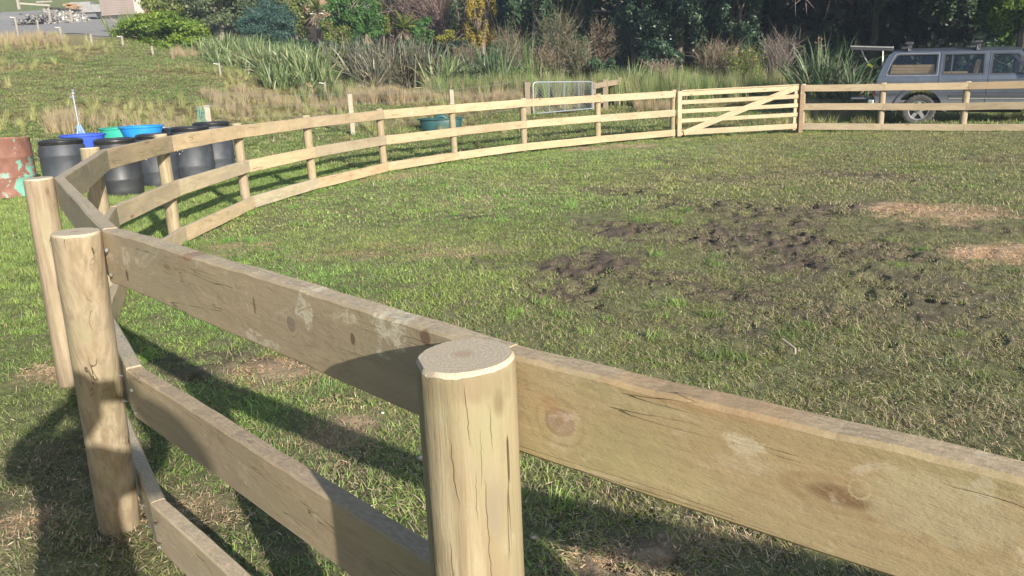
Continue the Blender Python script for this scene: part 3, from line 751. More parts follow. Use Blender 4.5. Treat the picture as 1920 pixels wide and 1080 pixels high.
# lusher grass outside the rails on the left and along the foot of the drums
def lush_field():
    X, Y = jit_grid(-12, 1, 2.2, 16, 0.10)
    ok = in_view(X, Y) & (~inside_pen(X, Y)) & (pen_gap(X, Y) > 0.12)
    ok &= rng.random(len(X)) < np.where(Y < 6, 0.45, 0.7) * (0.35 + fbm(X, Y, 77, 3)) * sstep(3.8, 6.0, Y)
    X, Y = X[ok], Y[ok]; n = len(X); s = rng.uniform(0.4, 0.85, n)
    scatter('lush_grass', drop(X, Y), np.stack([rng.normal(0, .1, n), rng.normal(0, .1, n), rng.uniform(0, 6.28, n)], -1), np.stack([s, s, s], -1),
            tint_for(X, Y) * rng.uniform(0.8, 1.25, (n, 1)), np.clip(rng.normal(0.10, 0.06, n), 0, 1), lush, rng.integers(0, 4, n))
lush_field()
def clump_field():
    X, Y = jit_grid(-6, 16, 1.0, 18.5, 0.30); ok = in_view(X, Y) & inside_pen(X, Y)
    v = fbm(X * 1.3, Y * 1.3, 83, 3); ok &= (v > .56) & (patch_val(MUD, X, Y) < .5) & (rng.random(len(X)) < .8)
    X, Y = X[ok], Y[ok]
    ex, ey = [], []
    for k, v_ in J.items():
        pass
    pts = [np.array([v_[0] * K, v_[1] * K]) for v_ in J.values()]
    for a, b in zip(pts[1:], pts[2:]):
        m_ = int(np.hypot(*(b - a)) / .05)
        for i in range(m_):
            if rng.random() < (.10 if np.hypot(*a) < 5 else .35):
                q = a + (b - a) * (i + rng.random()) / m_; o = (q - YC) / np.hypot(*(q - YC)); q = q + o * rng.uniform(-.05, .16); ex.append(q[0]); ey.append(q[1])
        for _ in range(0 if np.hypot(*a) < 4.5 else 16):
            o = (a - YC) / np.hypot(*(a - YC)); an = rng.uniform(0, 6.28); q = a + o * .12 + np.array([math.cos(an), math.sin(an)]) * rng.uniform(.07, .16); ex.append(q[0]); ey.append(q[1])
    nX = len(X); X = np.concatenate([X, ex]); Y = np.concatenate([Y, ey]); n = len(X); s = rng.uniform(.35, .75, n); s[nX:] = rng.uniform(.35, .95, n - nX)
    scatter('grass_clumps', drop(X, Y), np.stack([rng.normal(0, .15, n), rng.normal(0, .15, n), rng.uniform(0, 6.28, n)], -1), np.stack([s, s, s], -1),
            tint_for(X, Y) * np.array([.72, .88, .75]) * rng.uniform(0.7, 1.2, (n, 1)), np.clip(rng.normal(0.14, 0.10, n), 0, 1), lush, rng.integers(0, 4, n))
clump_field()
def px_of(x, y, z):
    d = np.stack([x, y, z - CAMZ], -1); dep = d @ _F
    return 960 + F_PX * (d @ _R) / dep, 540 - F_PX * (d @ _U) / dep
# green sward and dry tussocks on the bank beyond the pen
GREEN_ZONES = [(60, 185, 110, 26), (200, 165, 190, 38), (40, 110, 90, 12), (230, 120, 110, 18), (150, 245, 90, 10), (340, 165, 70, 26), (90, 150, 120, 18), (385, 180, 40, 26), (700, 205, 120, 10), (1050, 235, 200, 25), (330, 58, 120, 12), (240, 72, 60, 14), (560, 250, 120, 18), (650, 150, 60, 14), (860, 150, 60, 18), (1230, 210, 120, 18), (1400, 215, 120, 14), (1750, 205, 300, 22)]
def bank_field():
    X, Y = jit_grid(-34, 26, 15, 40, 0.26)
    t = X / Y
    ok = in_view(X, Y) & (pen_gap(X, Y) > 0.4) & (gravel_mask(X, Y) < 0.3)
    X, Y = X[ok], Y[ok]; P = drop(X, Y); u, v = px_of(P[:, 0], P[:, 1], P[:, 2])
    g = np.zeros(len(X)); nz = (fbm(X * 0.8, Y * 0.8, 91, 4) - 0.5) * 1.6
    for cx, cy, rx, ry in GREEN_ZONES:
        g = np.maximum(g, 1 - sstep(0.7, 1.25, np.hypot((u - cx) / rx, (v - cy) / ry) + nz * 0.5))
    return X, Y, P, u, v, g
bX, bY, bP, bu, bv, bg_ = bank_field()
def sc_from(mask, name, protos, tintf, strawv, smin, smax, zmul=(0.8, 1.2), lean=0.12):
    n = int(mask.sum()); s = rng.uniform(smin, smax, n)
    X, Y = bX[mask], bY[mask]
    tt = tintf(X, Y) * rng.uniform(0.75, 1.25, (n, 1))
    scatter(name, bP[mask], np.stack([rng.normal(0, lean, n), rng.normal(0, lean, n), rng.uniform(0, 6.28, n)], -1),
            np.stack([s, s, s * rng.uniform(*zmul, n)], -1), tt, np.clip(strawv + rng.normal(0, 0.1, n), 0, 1), protos, rng.integers(0, len(protos), n))
r_ = rng.random(len(bX))
def c_green(x, y):
    n = fbm(x * .6, y * .6, 93, 3); return np.stack([0.18 + .12 * n, 0.29 + .08 * n, 0.08 + .03 * n], -1)
def c_dry(x, y):
    n = fbm(x * .5, y * .5, 95, 3); return np.stack([0.32 + .24 * n, 0.32 + .17 * n, 0.125 + .09 * n], -1)
def c_olive(x, y):
    n = fbm(x * .5, y * .5, 97, 3); return np.stack([0.28 + .14 * n, 0.33 + .09 * n, 0.115 + .04 * n], -1)
flat_zone = (bY < 21.5)
sc_from((bg_ > 0.45) | flat_zone | ((bu > 200) & (bY > 30.5)), 'pasture_grass', turfm, c_green, 0.24, 1.5, 2.4, (0.9, 1.5))
sc_from((bg_ <= 0.5) & (~flat_zone | (r_ < 0.15)) & (bY < 35) & ~((bu > 215) & (bY > 31)), 'dry_grass', thatch, c_dry, 0.30, 0.3, 0.65, (0.5, 0.95), 0.2)
sc_from((bg_ <= 0.35) & (r_ < 0.20) & (bY > 20) & (bY < 37) & ~((bu > 215) & (bY > 31)), 'dead_grass', tall, c_olive, 0.25, 0.35, 0.7, (0.6, 1.1), 0.15)
# tall pinkish dry grass standing along the foot of the shrubs
def verge(name, lst, protos, colf, straw, dens=1.0):
    xs, ys, ss = [], [], []
    for px0, px1, d0, d1, n, h in lst:
        for _ in range(int(n * dens)):
            px = rng.uniform(px0, px1); dep = rng.uniform(d0, d1); g = ground_at(px, dep)
            xs.append(g[0]); ys.append(g[1]); ss.append(h * rng.uniform(0.55, 1.15))
    X, Y, s = np.array(xs), np.array(ys), np.array(ss); n = len(X)
    scatter(name, drop(X, Y), np.stack([rng.normal(0, .1, n), rng.normal(0, .1, n), rng.uniform(0, 6.28, n)], -1), np.stack([s * .9, s * .9, s], -1),
            colf(X, Y) * rng.uniform(0.7, 1.25, (n, 1)), np.clip(straw + rng.normal(0, 0.12, n), 0, 1), protos, rng.integers(0, len(protos), n))
def c_pink(x, y):
    n = fbm(x * .8, y * .8, 99, 3); return np.stack([0.36 + .16 * n, 0.30 + .12 * n, 0.18 + .07 * n], -1)
def c_rank(x, y):
    n = fbm(x * .8, y * .8, 101, 3); return np.stack([0.15 + .11 * n, 0.235 + .07 * n, 0.075 + .04 * n], -1)
verge('pink_dry_grass', [(655, 800, 26.6, 28.3, 240, 0.75), (800, 1000, 26.6, 28.6, 330, 0.62), (440, 660, 25.6, 27.8, 160, 0.55), (380, 470, 22.5, 26, 90, 0.55), (1190, 1260, 24.5, 27, 80, 0.6), (90, 150, 19, 20.6, 45, 0.8), (170, 340, 19.6, 21.6, 60, 0.5), (1500, 1620, 22.6, 24.4, 130, 0.7), (0, 130, 35.5, 37.2, 140, 0.65), (320, 420, 34, 37, 80, 0.6), (725, 745, 26.2, 26.9, 30, 0.95)], tall, c_pink, 0.35)
verge('rank_grass', [(1110, 1480, 26, 29, 330, 0.8), (980, 1200, 27, 29.5, 150, 0.7), (800, 1000, 27.6, 30, 160, 0.7), (1480, 1640, 24, 27, 120, 0.6), (560, 700, 27.5, 30, 60, 0.5)], reeds, c_rank, 0.18)

# ================================================================== ROUND YARD FENCE
TH, RH = 0.046, 0.152
TOPZ = {k: 1.155 for k in J}
TOPZ.update({6: 1.145, 7: 1.155, 8: 1.152, 9: 1.163, 10: 1.178, 11: 1.177, 12: 1.183, 13: 1.186, 14: 1.152, 15: 1.122, 16: 1.12, 17: 1.12})
J = {k: Vector((v[0] * K, v[1] * K)) for k, v in J.items()}; TOPZ = {k: v * K for k, v in TOPZ.items()}
DROPS = (0.0, 0.431, 0.889)
cen = Vector((YC[0], YC[1]))
fence = thing('yard_fence', 'curved timber post and rail fence of the round horse yard, three rails high', 'fence', (0, 0, 0))

near_spots = {}
def rail_frame(a, b, drop, h):
    A = Vector((J[a].x, J[a].y, TOPZ[a] - drop)); B = Vector((J[b].x, J[b].y, TOPZ[b] - drop))
    d = (B - A); L = d.length; X = d.normalized()
    mid = (A + B) / 2; outn = Vector((mid.x - cen.x, mid.y - cen.y, 0)); outn = (outn - X * outn.dot(X)).normalized()
    Z = X.cross(outn); 
    if Z.z < 0: Z = -Z
    Yv = Z.cross(X)
    c = mid + outn * (TH / 2) - Z * (h / 2)
    M = Matrix((X, Yv, Z)).transposed().to_4x4(); M.translation = c
    return M, L, outn.dot(Yv)
def to_local(a, b, px, py, drop=0.0, h=RH):
    """where a line of sight meets the outer face of a rail, in the rail's own frame"""
    M, L, s = rail_frame(a, b, drop, h); Mi = M.inverted()
    o = Mi @ Vector(CAM); d = Mi.to_3x3() @ Vector(ray(px, py))
    t = (s * TH / 2 - o.y) / d.y; p = o + d * t
    return p.x, p.z
def sp(a, b, px, py, rx, rz, col, st, kind):
    x, z = to_local(a, b, px, py); return (x, z, rx, rz, col, st, kind)
DK = (0.085, 0.055, 0.035); PALE = (0.50, 0.46, 0.35); PK = (0.26, 0.18, 0.14)
SP12 = [sp(1, 2, 238, 515, .010, .018, DK, .9, 'knot'), sp(1, 2, 477, 570, .005, .02, DK, .7, 'knot'), sp(1, 2, 545, 605, .017, .017, (0.16, 0.13, 0.10), .8, 'knot'),
        sp(1, 2, 572, 575, .035, .035, PALE, .7, 'scum'), sp(1, 2, 728, 612, .045, .045, PALE, .7, 'scum'), sp(1, 2, 660, 633, .008, .012, DK, .8, 'knot'),
        sp(1, 2, 797, 630, .014, .014, (0.12, 0.07, 0.045), .8, 'knot'), sp(1, 2, 480, 632, .09, .018, PALE, .45, 'scum'), sp(1, 2, 350, 480, .03, .012, (0.2, 0.11, 0.07), .6, 'blot'),
        sp(1, 2, 235, 480, .03, .03, PALE, .45, 'scum'), sp(1, 2, 640, 590, .06, .012, PALE, .45, 'scum')]
SP01 = [sp(0, 1, 1050, 795, .026, .021, PK, .55, 'knot'), sp(0, 1, 1052, 782, .02, .008, (0.46, 0.38, 0.33), .5, 'scum'), sp(0, 1, 1400, 845, .022, .012, PALE, .4, 'scum'),
        sp(0, 1, 1612, 922, .0115, .012, (0.42, 0.34, 0.20), .6, 'ring'), sp(0, 1, 1835, 920, .012, .02, PALE, .4, 'scum'), sp(0, 1, 1750, 960, .07, .04, (0.38, 0.34, 0.22), .5, 'blot'),
        sp(0, 1, 1030, 760, .02, .012, (0.30, 0.20, 0.10), .5, 'blot'), sp(0, 1, 1880, 830, .05, .02, (0.27, 0.17, 0.08), .5, 'blot'), sp(0, 1, 1300, 760, .14, .012, (0.30, 0.19, 0.095), .45, 'blot'), sp(0, 1, 1250, 900, .10, .02, (0.33, 0.28, 0.15), .5, 'blot')]
W_FAR = m_wood('fresh_pine_board', (0.395, 0.305, 0.195), (0.325, 0.25, 0.16), green=0.08)
W_MID = m_wood('weathered_pine_board', (0.37, 0.295, 0.19), (0.29, 0.235, 0.16), green=0.3)
W_12 = m_wood('stained_pine_board', (0.32, 0.25, 0.16), (0.265, 0.21, 0.14), SP12, 0.4)
W_01 = m_wood('greenish_pine_board', (0.345, 0.265, 0.15), (0.315, 0.255, 0.15), SP01, 0.6)
PM = m_pole('round_pine_pole'); EG = m_endgrain()
NAILM = m_simple('galvanised_nail', (0.55, 0.55, 0.52), 0.4, 0.9, var=0.3, scale=300)
def miter(k, a, b):
    d1 = (J[b] - J[a]).normalized()
    return d1
def make_rail(a, b, drop, h, m, seed, tint, n=28):
    M, L, s = rail_frame(a, b, drop, h)
    r = random.Random(seed)
    d = (J[b] - J[a]).normalized()
    def half(k, other, sign):
        # angle between this rail and its neighbour, halved
        if other not in J or (k, other) in ((12, 13), (13, 12)): return 0.0
        e = (J[other] - J[k]).normalized() * sign
        return abs(math.acos(max(-1, min(1, d.dot(e))))) / 2
    step = 1 if b > a else -1
    ha = half(a, a - step, -1); hb = half(b, b + step, 1)
    bm = bmesh.new(); ch = 0.0045 * r.uniform(0.7, 1.3)
    H = h / 2; T = TH / 2
    prof = [(-T + ch, -H), (T - ch, -H), (T, -H + ch), (T, H - ch), (T - ch, H), (-T + ch, H), (-T, H - ch), (-T, -H + ch)]
    rings = []
    ph = [r.uniform(0, 6.28) for _ in range(4)]; bow = r.uniform(-0.004, 0.004)
    for i in range(n + 1):
        f = i / n; ring = []
        for (y, z) in prof:
            outw = (y * s + T)            # 0 on the inner face, TH on the outer
            xa = -L / 2 - math.tan(ha) * outw + 0.0015; xb = L / 2 + math.tan(hb) * outw - 0.0015
            x = xa + (xb - xa) * f
            wz = bow * (1 - (2 * f - 1) ** 2) + 0.0011 * math.sin(x * 9 + ph[0]) + 0.0008 * math.sin(x * 31 + ph[1]) * (1 if z > 0 else 0.6)
            wy = 0.0010 * math.sin(x * 7 + ph[2])
            if z > 0 and y * s > 0: wz += 0.0012 * math.sin(x * 57 + ph[3]) * abs(math.sin(x * 13 + ph[1]))
            ring.append(bm.verts.new((x, y + wy, z + wz)))
        rings.append(ring)
    for A, B in zip(rings, rings[1:]):
        for k in range(8): bm.faces.new((A[k], A[(k + 1) % 8], B[(k + 1) % 8], B[k]))
    bm.faces.new(rings[0][::-1]); bm.faces.new(rings[-1])
    o = bm_obj('rail', bm, m, fence); o.matrix_local = M
    o.color = (tint[0], tint[1], tint[2], 1)
    return o
order = sorted(J)
tr = random.Random(3)
for a in order[:-1]:
    b = a + 1
    if (a, b) == (12, 13): continue
    for i, dz in enumerate(DROPS):
        if a == 1: m = W_12 if i == 0 else W_MID
        elif a == 0: m = W_01 if i == 0 else W_MID
        elif a in (-1, 2, 3, 4): m = W_MID
        elif a in (5, 6): m = W_MID if i else W_MID
        else: m = W_FAR
        v = tr.uniform(0.86, 1.10); hue = tr.uniform(-0.06, 0.07)
        if a in (5, 6): v *= 1.22
        if a == 4: v *= 1.06
        if a == 7: v *= 0.97
        hgt = {0: 0.146, 1: 0.158}.get(a, RH) if i == 0 else RH + tr.uniform(-0.004, 0.004)
        if a in (1, 2): hgt = hgt + 0.004 * i
        make_rail(a, b, dz + tr.uniform(-0.003, 0.003) * (i > 0), hgt, m, a * 10 + i, (v * (1 + hue), v, v * (1 - hue)), 60 if a in (0, 1) else 20)
PR_ = {-1: .07, 0: .068, 1: .0695, 2: .070, 3: .073, 4: .074, 5: .066, 6: .063, 7: .064, 8: .066, 9: .066, 10: .072, 11: .074, 12: .074, 13: .072, 14: .074, 15: .074, 16: .07, 17: .07}
SPOST = [(-1.02, 0.890, 0.26, 0.055, (0.27, 0.225, 0.175), .5), (-1.25, 0.955, .35, .02, (0.36, 0.30, 0.21), .5), (-0.95, 0.80, 0.22, 0.035, (0.33, 0.235, 0.15), .45), (-1.6, 1.078, 1.6, 0.022, (0.25, 0.18, 0.11), .5), (-2.1, .93, .18, .09, (0.46, 0.39, 0.27), .5)]
CPOST = [(-1.50, .5, .99, 1.085, .011), (-1.44, -.4, .88, .965, .008), (-1.80, .9, .90, 1.01, .013), (-1.18, .3, .76, .95, .011), (-1.30, -.5, .93, 1.02, .007), (-2.55, .1, .4, .93, .03), (-1.02, .2, .98, 1.05, .01), (-2.0, .3, .72, .86, .014)]
PM1 = m_pole('round_pine_pole_with_dark_stain', SPOST, CPOST)
posts = {}
def make_post(k):
    r = random.Random(100 + k); R = PR_[k] * (.93 if k > 1 else .96)
    out = (J[k] - cen).normalized()
    c = J[k] + out * (TH + R * 1.0)
    top = TOPZ[k] + (0.016 if k == 1 else 0.004 if k < 4 else 0.020); near = k in (0, 1, 2, 3)
    n = 56 if near else 28; bm = bmesh.new(); nz = 26 if near else 8
    zs = [-0.25] + [top * i / nz for i in range(nz)] + [top - 0.014, top - 0.006, top]
    sc = [1.0] * (len(zs) - 3) + [1.0, 0.985, 0.93]
    _b2 = un(226, 985, 0)
    lx, ly = {2: (c.x - _b2[0], c.y - _b2[1] ), 3: (0.03, 0.0)}.get(k, (r.uniform(-.01, .01), r.uniform(-.01, .01)))
    rings = []
    tilt = (r.uniform(-.03, .03), r.uniform(-.03, .03))
    for z, s in zip(zs, sc):
        ring = []
        f = max(z, 0) / top
        for j in range(n):
            a = 2 * PI * j / n
            rad = R * s * (1 + 0.018 * math.sin(2 * a + k) + 0.012 * math.sin(3 * a + 2 * k) + 0.008 * mnoise.noise(Vector((math.cos(a) * 2, math.sin(a) * 2, z * 2.5 + k * 7))))
            if k == 1:   # a flat shaved on the left flank
                rad = min(rad, R * s * 0.955 / max(0.3, math.cos(a - math.radians(196)))) if math.cos(a - math.radians(196)) > 0.3 else rad
            rad *= 1 + 0.03 * (1 - f) * 0.6
            x = rad * math.cos(a); y = rad * math.sin(a)
            chip = 0.006 * max(0, mnoise.noise(Vector((math.cos(a) * 5, math.sin(a) * 5, k * 3.1)))) if (near and z > top - 0.01) else 0
            if near and s < 0.99: x *= 1 - chip * 6; y *= 1 - chip * 6
            zz = z - chip * (1 if s > .95 else .2) + ((x * tilt[0] + y * tilt[1]) if z > top - 0.02 else 0)
            ring.append(bm.verts.new((x - lx * (1 - f), y - ly * (1 - f), zz)))
        rings.append(ring)
    for A, B in zip(rings, rings[1:]):
        for j in range(n): bm.faces.new((A[j], A[(j + 1) % n], B[(j + 1) % n], B[j]))
    for fc in bm.faces:
        if fc.calc_center_median().z > top - 0.008: fc.material_index = 1
    ft = bm.faces.new(rings[-1]); ft.material_index = 1
    o = bm_obj('post', bm, [PM1 if k == 1 else PM, EG], fence, smooth=True)
    o.location = (c.x, c.y, 0); v = r.uniform(0.95, 1.05) * (0.64 if k == 1 else 0.68 if k == 2 else 0.68 if k == 3 else 0.70)
    o.color = (v, v * r.uniform(.97, 1.02), v * r.uniform(.93, 1.03), 1)
    posts[k] = (o, c, top)
for k in order: make_post(k)
# nails left proud between rails and posts
nbm = bmesh.new(); tube(nbm, [(0, 0, 0), (0, 0, 0.014)], 0.0022, 6); lathe(nbm, [(0.005, 0.014), (0.005, 0.0155)], 8)
bmesh.ops.recalc_face_normals(nbm, faces=nbm.faces)
nme = bpy.data.meshes.new('nail'); nbm.to_mesh(nme); nbm.free(); nme.materials.append(NAILM)
nr_ = random.Random(9)
for k in range(1, 16):
    for dz in DROPS:
        if k in (1, 2, 3, 4):
            o, c, top = posts[k]
            for zz in (0.035, 0.115):
                for side in ((-1, 1) if k == 2 else (1,)):
                    t = Vector((-(J[k] - cen).normalized().y, (J[k] - cen).normalized().x)) * side * -1
                    nl = bpy.data.objects.new('nail', nme); link(nl, fence)
                    p = J[k] + (J[k] - cen).normalized() * (TH + 0.001) + t * (PR_[k] * 0.9 + 0.004)
                    nl.location = (p.x, p.y, TOPZ[k] - dz - zz - nr_.uniform(0, .02))
                    dv = Vector(((J[k] - cen).normalized().x * 0.7 + t.x, (J[k] - cen).normalized().y * 0.7 + t.y, nr_.uniform(-.1, .3)))
                    nl.rotation_euler = dv.to_track_quat('Z', 'Y').to_euler()
# squared gate post beside post 13
bm = bmesh.new(); g13 = J[13]; 
dgate = (J[12] - J[13]).normalized()
box(bm, (0, 0, 0.42), (0.10, 0.15, 1.36 * 1.0))
sqp = bm_obj('gate_post', bm, m_wood('brown_hardwood_post', (0.20, 0.135, 0.085), (0.17, 0.115, 0.075), green=0.1), fence, bevel=0.006)
sq_c = J[13] + dgate * 0.075 + (J[13] - cen).normalized() * 0.01
sqp.location = (sq_c.x, sq_c.y, 0); sqp.rotation_euler = (0, 0, math.atan2(dgate.y, dgate.x)); sqp['label'] = 'dark brown squared post the gate closes against'

# ---- five barred wooden gate
GW = m_wood('pale_gate_timber', (0.385, 0.31, 0.20), (0.335, 0.265, 0.17), green=0.1)
gA = J[12] + (J[13] - J[12]).normalized() * 0.035; gB = J[13] + dgate * 0.135
gL = (gB - gA).length; gang = math.atan2((gB - gA).y, (gB - gA).x)
gate = thing('timber_gate', 'pale five-barred wooden gate with diagonal brace set in the round yard fence', 'gate', (gA.x, gA.y, 0.03), gang)
slope = (TOPZ[13] - TOPZ[12]) / gL
def gbar(name, x0, z0, x1, z1, h, y, t=0.03, m=GW):
    d = Vector((x1 - x0, 0, z1 - z0)); L = d.length; bm = bmesh.new()
    box(bm, (0, 0, 0), (L, t, h)); o = bm_obj(name, bm, m, gate, bevel=0.003)
    o.location = ((x0 + x1) / 2, y, (z0 + z1) / 2); o.rotation_euler = (0, -math.atan2(d.z, d.x), 0)
    v = tr.uniform(0.93, 1.07); o.color = (v, v, v, 1)
    return o
for z, h in ((1.00, .10), (0.805, .095), (0.60, .09), (0.385, .09), (0.115, .125)):
    gbar('bar', 0.02, z, gL - 0.01, z + 0.02, h, 0.0)
gbar('top_cap', 0.10, 1.072, gL - 0.02, 1.092, 0.026, 0.0, 0.06)
gbar('stile', 0.055, 0.03, 0.055, 1.065, 0.10, -0.032)
gbar('stile', gL - 0.05, 0.04, gL - 0.05, 1.07, 0.09, 0.032)
gbar('brace', 0.16, 0.10, gL - 0.08, 1.03, 0.13, -0.033)

# ================================================================== DRUMS AND TUBS
def drum_profile(R, H):
    return [(R * .90, 0.0), (R * .97, .03), (R * .985, .10), (R, .22 * H / .9), (R * 1.035, .25 * H / .9), (R * 1.035, .27 * H / .9), (R * 1.0, .30 * H / .9),
            (R * 1.01, .45 * H / .9), (R * 1.0, .60 * H / .9), (R * 1.035, .63 * H / .9), (R * 1.035, .655 * H / .9), (R * 1.0, .69 * H / .9), (R * .97, .78 * H / .9), (R * .86, .83 * H / .9), (R * .85, .86 * H / .9)]
BLK = m_simple('black_plastic', (0.018, 0.020, 0.024), 0.5, 0, 0.5, 0.5, 3, (0.05, 0.05, 0.05), 0.1)
BLK2 = m_simple('scuffed_black_plastic', (0.028, 0.033, 0.042), 0.58, 0, 0.5, 0.6, 5, (0.07, 0.075, 0.08), 0.15)
LID = m_simple('black_lid', (0.012, 0.012, 0.013), 0.35, 0, 0.5, 0.4, 6, (0.04, 0.04, 0.04), 0.1)
WHT = m_simple('white_paint', (0.75, 0.75, 0.72), 0.6, var=0.4, scale=20)
def black_drum(px, py_base, dep, R, H, label, rot=0, label_patch=None, m=BLK2):
    g = ground_at(px, dep)
    t = thing('plastic_drum', label, 'drum', (g[0], g[1], g[2]), rot, 'black plastic drums outside the yard fence')
    bm = bmesh.new(); lathe(bm, drum_profile(R, H), 40); bm_obj('body', bm, m, t, smooth=True)
    bm = bmesh.new(); z = H * .86 / .9
    lathe(bm, [(R * .90, z - .045), (R * .955, z - .045), (R * .965, z - .03), (R * .93, z - .025), (R * .955, z - .012), (R * .95, z + .005), (R * .90, z + .022), (R * .80, z + .026), (R * .78, z + .012), (R * .3, z + .014), (R * .05, z + .016)], 40)
    bm_obj('lid', bm, LID, t, smooth=True)
    if label_patch:
        a, zc, n = label_patch; rr = random.Random(int(a * 100)); bm = bmesh.new()
        for _ in range(n):
            aa = a + rr.gauss(0, .10); zz = zc + rr.gauss(0, .035); s = rr.uniform(.01, .03)
            M = Matrix.Translation((R * 1.012 * math.cos(aa), R * 1.012 * math.sin(aa), zz)) @ Matrix.Rotation(aa, 4, 'Z') @ Matrix.Rotation(rr.uniform(0, 3), 4, 'X')
            bmesh.ops.create_cube(bm, size=1, matrix=M @ Matrix.Diagonal((.003, s, s * rr.uniform(.4, 1), 1)))
        tag(bm_obj('paint_splash', bm, WHT, t), kind='stuff')
    return t
black_drum(131, 0, 12.3, .33, .865, 'black plastic drum beside the rusty steel drum, leftmost of the black drums')
black_drum(231, 0, 12.0, .31, .87, 'black drum behind the rail with the dark blue tub to its left', m=BLK)
black_drum(302, 0, 12.9, .30, .85, 'black drum with small white specks seen between two fence posts', label_patch=(-1.75, .50, 9))
black_drum(368, 0, 13.4, .33, .93, 'black drum with a white paint splash on its side', label_patch=(-1.8, .58, 16))
black_drum(407, 0, 14.2, .33, .92, 'black drum at the right end of the row of drums, standing highest')
black_drum(336, 0, 14.6, .28, .80, 'black drum mostly hidden behind the drum with the white splash')
# rusty steel drum
g = ground_at(22, 12.2)
t = thing('steel_drum', 'rusty steel drum with flaking turquoise paint at the left edge', 'drum', g, 0.3)
R, H = .385, .88; bm = bmesh.new()
lathe(bm, [(R * .985, 0), (R * 1.01, .008), (R * 1.01, .02), (R, .03), (R, .28), (R * 1.03, .30), (R * 1.03, .315), (R, .335), (R, .58), (R * 1.03, .60), (R * 1.03, .615), (R, .635), (R, H - .02), (R * 1.015, H - .012), (R * 1.015, H), (R * .985, H + .002), (R * .97, H - .02), (R * .3, H - .022)], 48)
bm_obj('body', bm, m_rust(), t, smooth=True)
bm = bmesh.new(); lathe(bm, [(.035, H - .021), (.035, H - .003), (.02, H - .003)], 16, (0.2, 0.1, 0)); bm_obj('bung', bm, m_simple('rusty_bung', (.14, .07, .05), .8), t, smooth=True)

def tub(px, dep, R, H, m, label, name='plastic_tub', foot=None, cat='tub', tilt=(0, 0), lift=0.0):
    g = ground_at(px, dep)
    t = thing(name, label, cat, (g[0], g[1], g[2] + lift)); t.rotation_euler = (tilt[0], tilt[1], 0)
    bm = bmesh.new(); f = foot or R * .7
    lathe(bm, [(f * .96, 0), (f, .02), (f + (R - f) * .75, H * .8), (R * .96, H - .05), (R * .98, H - .01), (R * .95, H - .02), (f * .9, .04), (f * .3, .035)], 40)
    bm_obj('body', bm, m, t, smooth=True)
    bm = bmesh.new()
    lathe(bm, [(R * .955, H - .028), (R * 1.01, H - .03), (R * 1.035, H - .016), (R * 1.035, H), (R * .975, H + .004), (R * .955, H - .004)], 40, cap0=False, cap1=False)
    bm_obj('rim', bm, m, t, smooth=True)
    return t
BLUE = m_simple('royal_blue_plastic', (0.035, 0.085, 0.50), 0.4, var=0.2, dirt=(0.12, 0.18, 0.5))
SKYB = m_simple('sky_blue_plastic', (0.015, 0.22, 0.60), 0.4, var=0.2, dirt=(0.10, 0.3, 0.6))
TEAL = m_simple('sea_green_plastic', (0.02, 0.30, 0.22), 0.4, var=0.25, dirt=(0.1, 0.35, 0.3))
DTEAL = m_simple('dark_teal_plastic', (0.012, 0.055, 0.058), 0.5, var=0.3, dirt=(0.05, 0.13, 0.13))
tub(169, 13.4, .35, .80, BLUE, 'dark royal blue plastic tub on a narrow foot behind the first black drum', foot=.16)
tub(232, 15.2, .33, .74, TEAL, 'sea green round tub behind the black drums', foot=.25)
tub(278, 14.0, .36, .86, SKYB, 'bright sky blue tub on a narrow foot right of the sea green tub', foot=.13)
# weathered crate of rags behind the tubs
g = ground_at(300, 16.2)
t = thing('wooden_crate', 'low weathered crate of pale rags behind the sky blue tub', 'crate', (g[0], g[1], g[2] - .20), 0.2)
bm = bmesh.new(); box(bm, (0, -.3, .38), (1.0, .03, .76)); box(bm, (0, .3, .38), (1.0, .03, .76)); box(bm, (-.5, 0, .38), (.03, .57, .76)); box(bm, (.5, 0, .38), (.03, .57, .76)); box(bm, (0, 0, .02), (.97, .57, .03))
bm_obj('box', bm, m_simple('brown_red_wood', (0.25, 0.13, 0.09), .8), t, bevel=.004)
bm = bmesh.new(); rr = random.Random(4)
for i in range(14):
    bmesh.ops.create_icosphere(bm, subdivisions=2, radius=rr.uniform(.07, .13), matrix=Matrix.Translation((rr.uniform(-.4, .3), rr.uniform(-.2, .2), .74 + rr.uniform(-.02, .05))) @ Matrix.Diagonal((1.4, 1, .6, 1)))
bm_obj('rags', bm, m_simple('pale_blue_rag', (0.35, 0.40, 0.48), .9, var=.6, scale=9), t, smooth=True)
# blue drawbar stand
g = ground_at(156, 17.0)
GALV = m_simple('galvanised_steel', (0.30, 0.32, 0.35), 0.55, 0.5, var=0.4, scale=12)
BSTEEL = m_simple('pale_blue_steel', (0.16, 0.26, 0.42), 0.5, 0.2, var=0.4, scale=10)
t = thing('jack_stand', 'blue steel triangular stand with an upright galvanised pole and knob behind the tubs', 'stand', g, 0.1)
zt = ztop(152, 170, 17.0) - g[2]
bm = bmesh.new()
for a in (0.2, 2.3, 4.4): tube(bm, [(.22 * math.cos(a), .22 * math.sin(a), 0), (.02 * math.cos(a), .02 * math.sin(a), zt - .70)], .022, 8)
tube(bm, [(.16 * math.cos(a), .16 * math.sin(a), .18) for a in (0.2, 2.3, 4.4, 6.48)], .012, 6)
tube(bm, [(.085 * math.cos(a), .085 * math.sin(a), zt - 1.0) for a in (0.2, 2.3, 4.4, 6.48)], .012, 6)
box(bm, (0, 0, zt - .86), (.12, .02, .26)); bm_obj('frame', bm, BSTEEL, t, smooth=True)
bm = bmesh.new(); tube(bm, [(0, 0, zt - .85), (-.01, 0, zt - .05)], .02, 10); bm_obj('pole', bm, GALV, t, smooth=True)
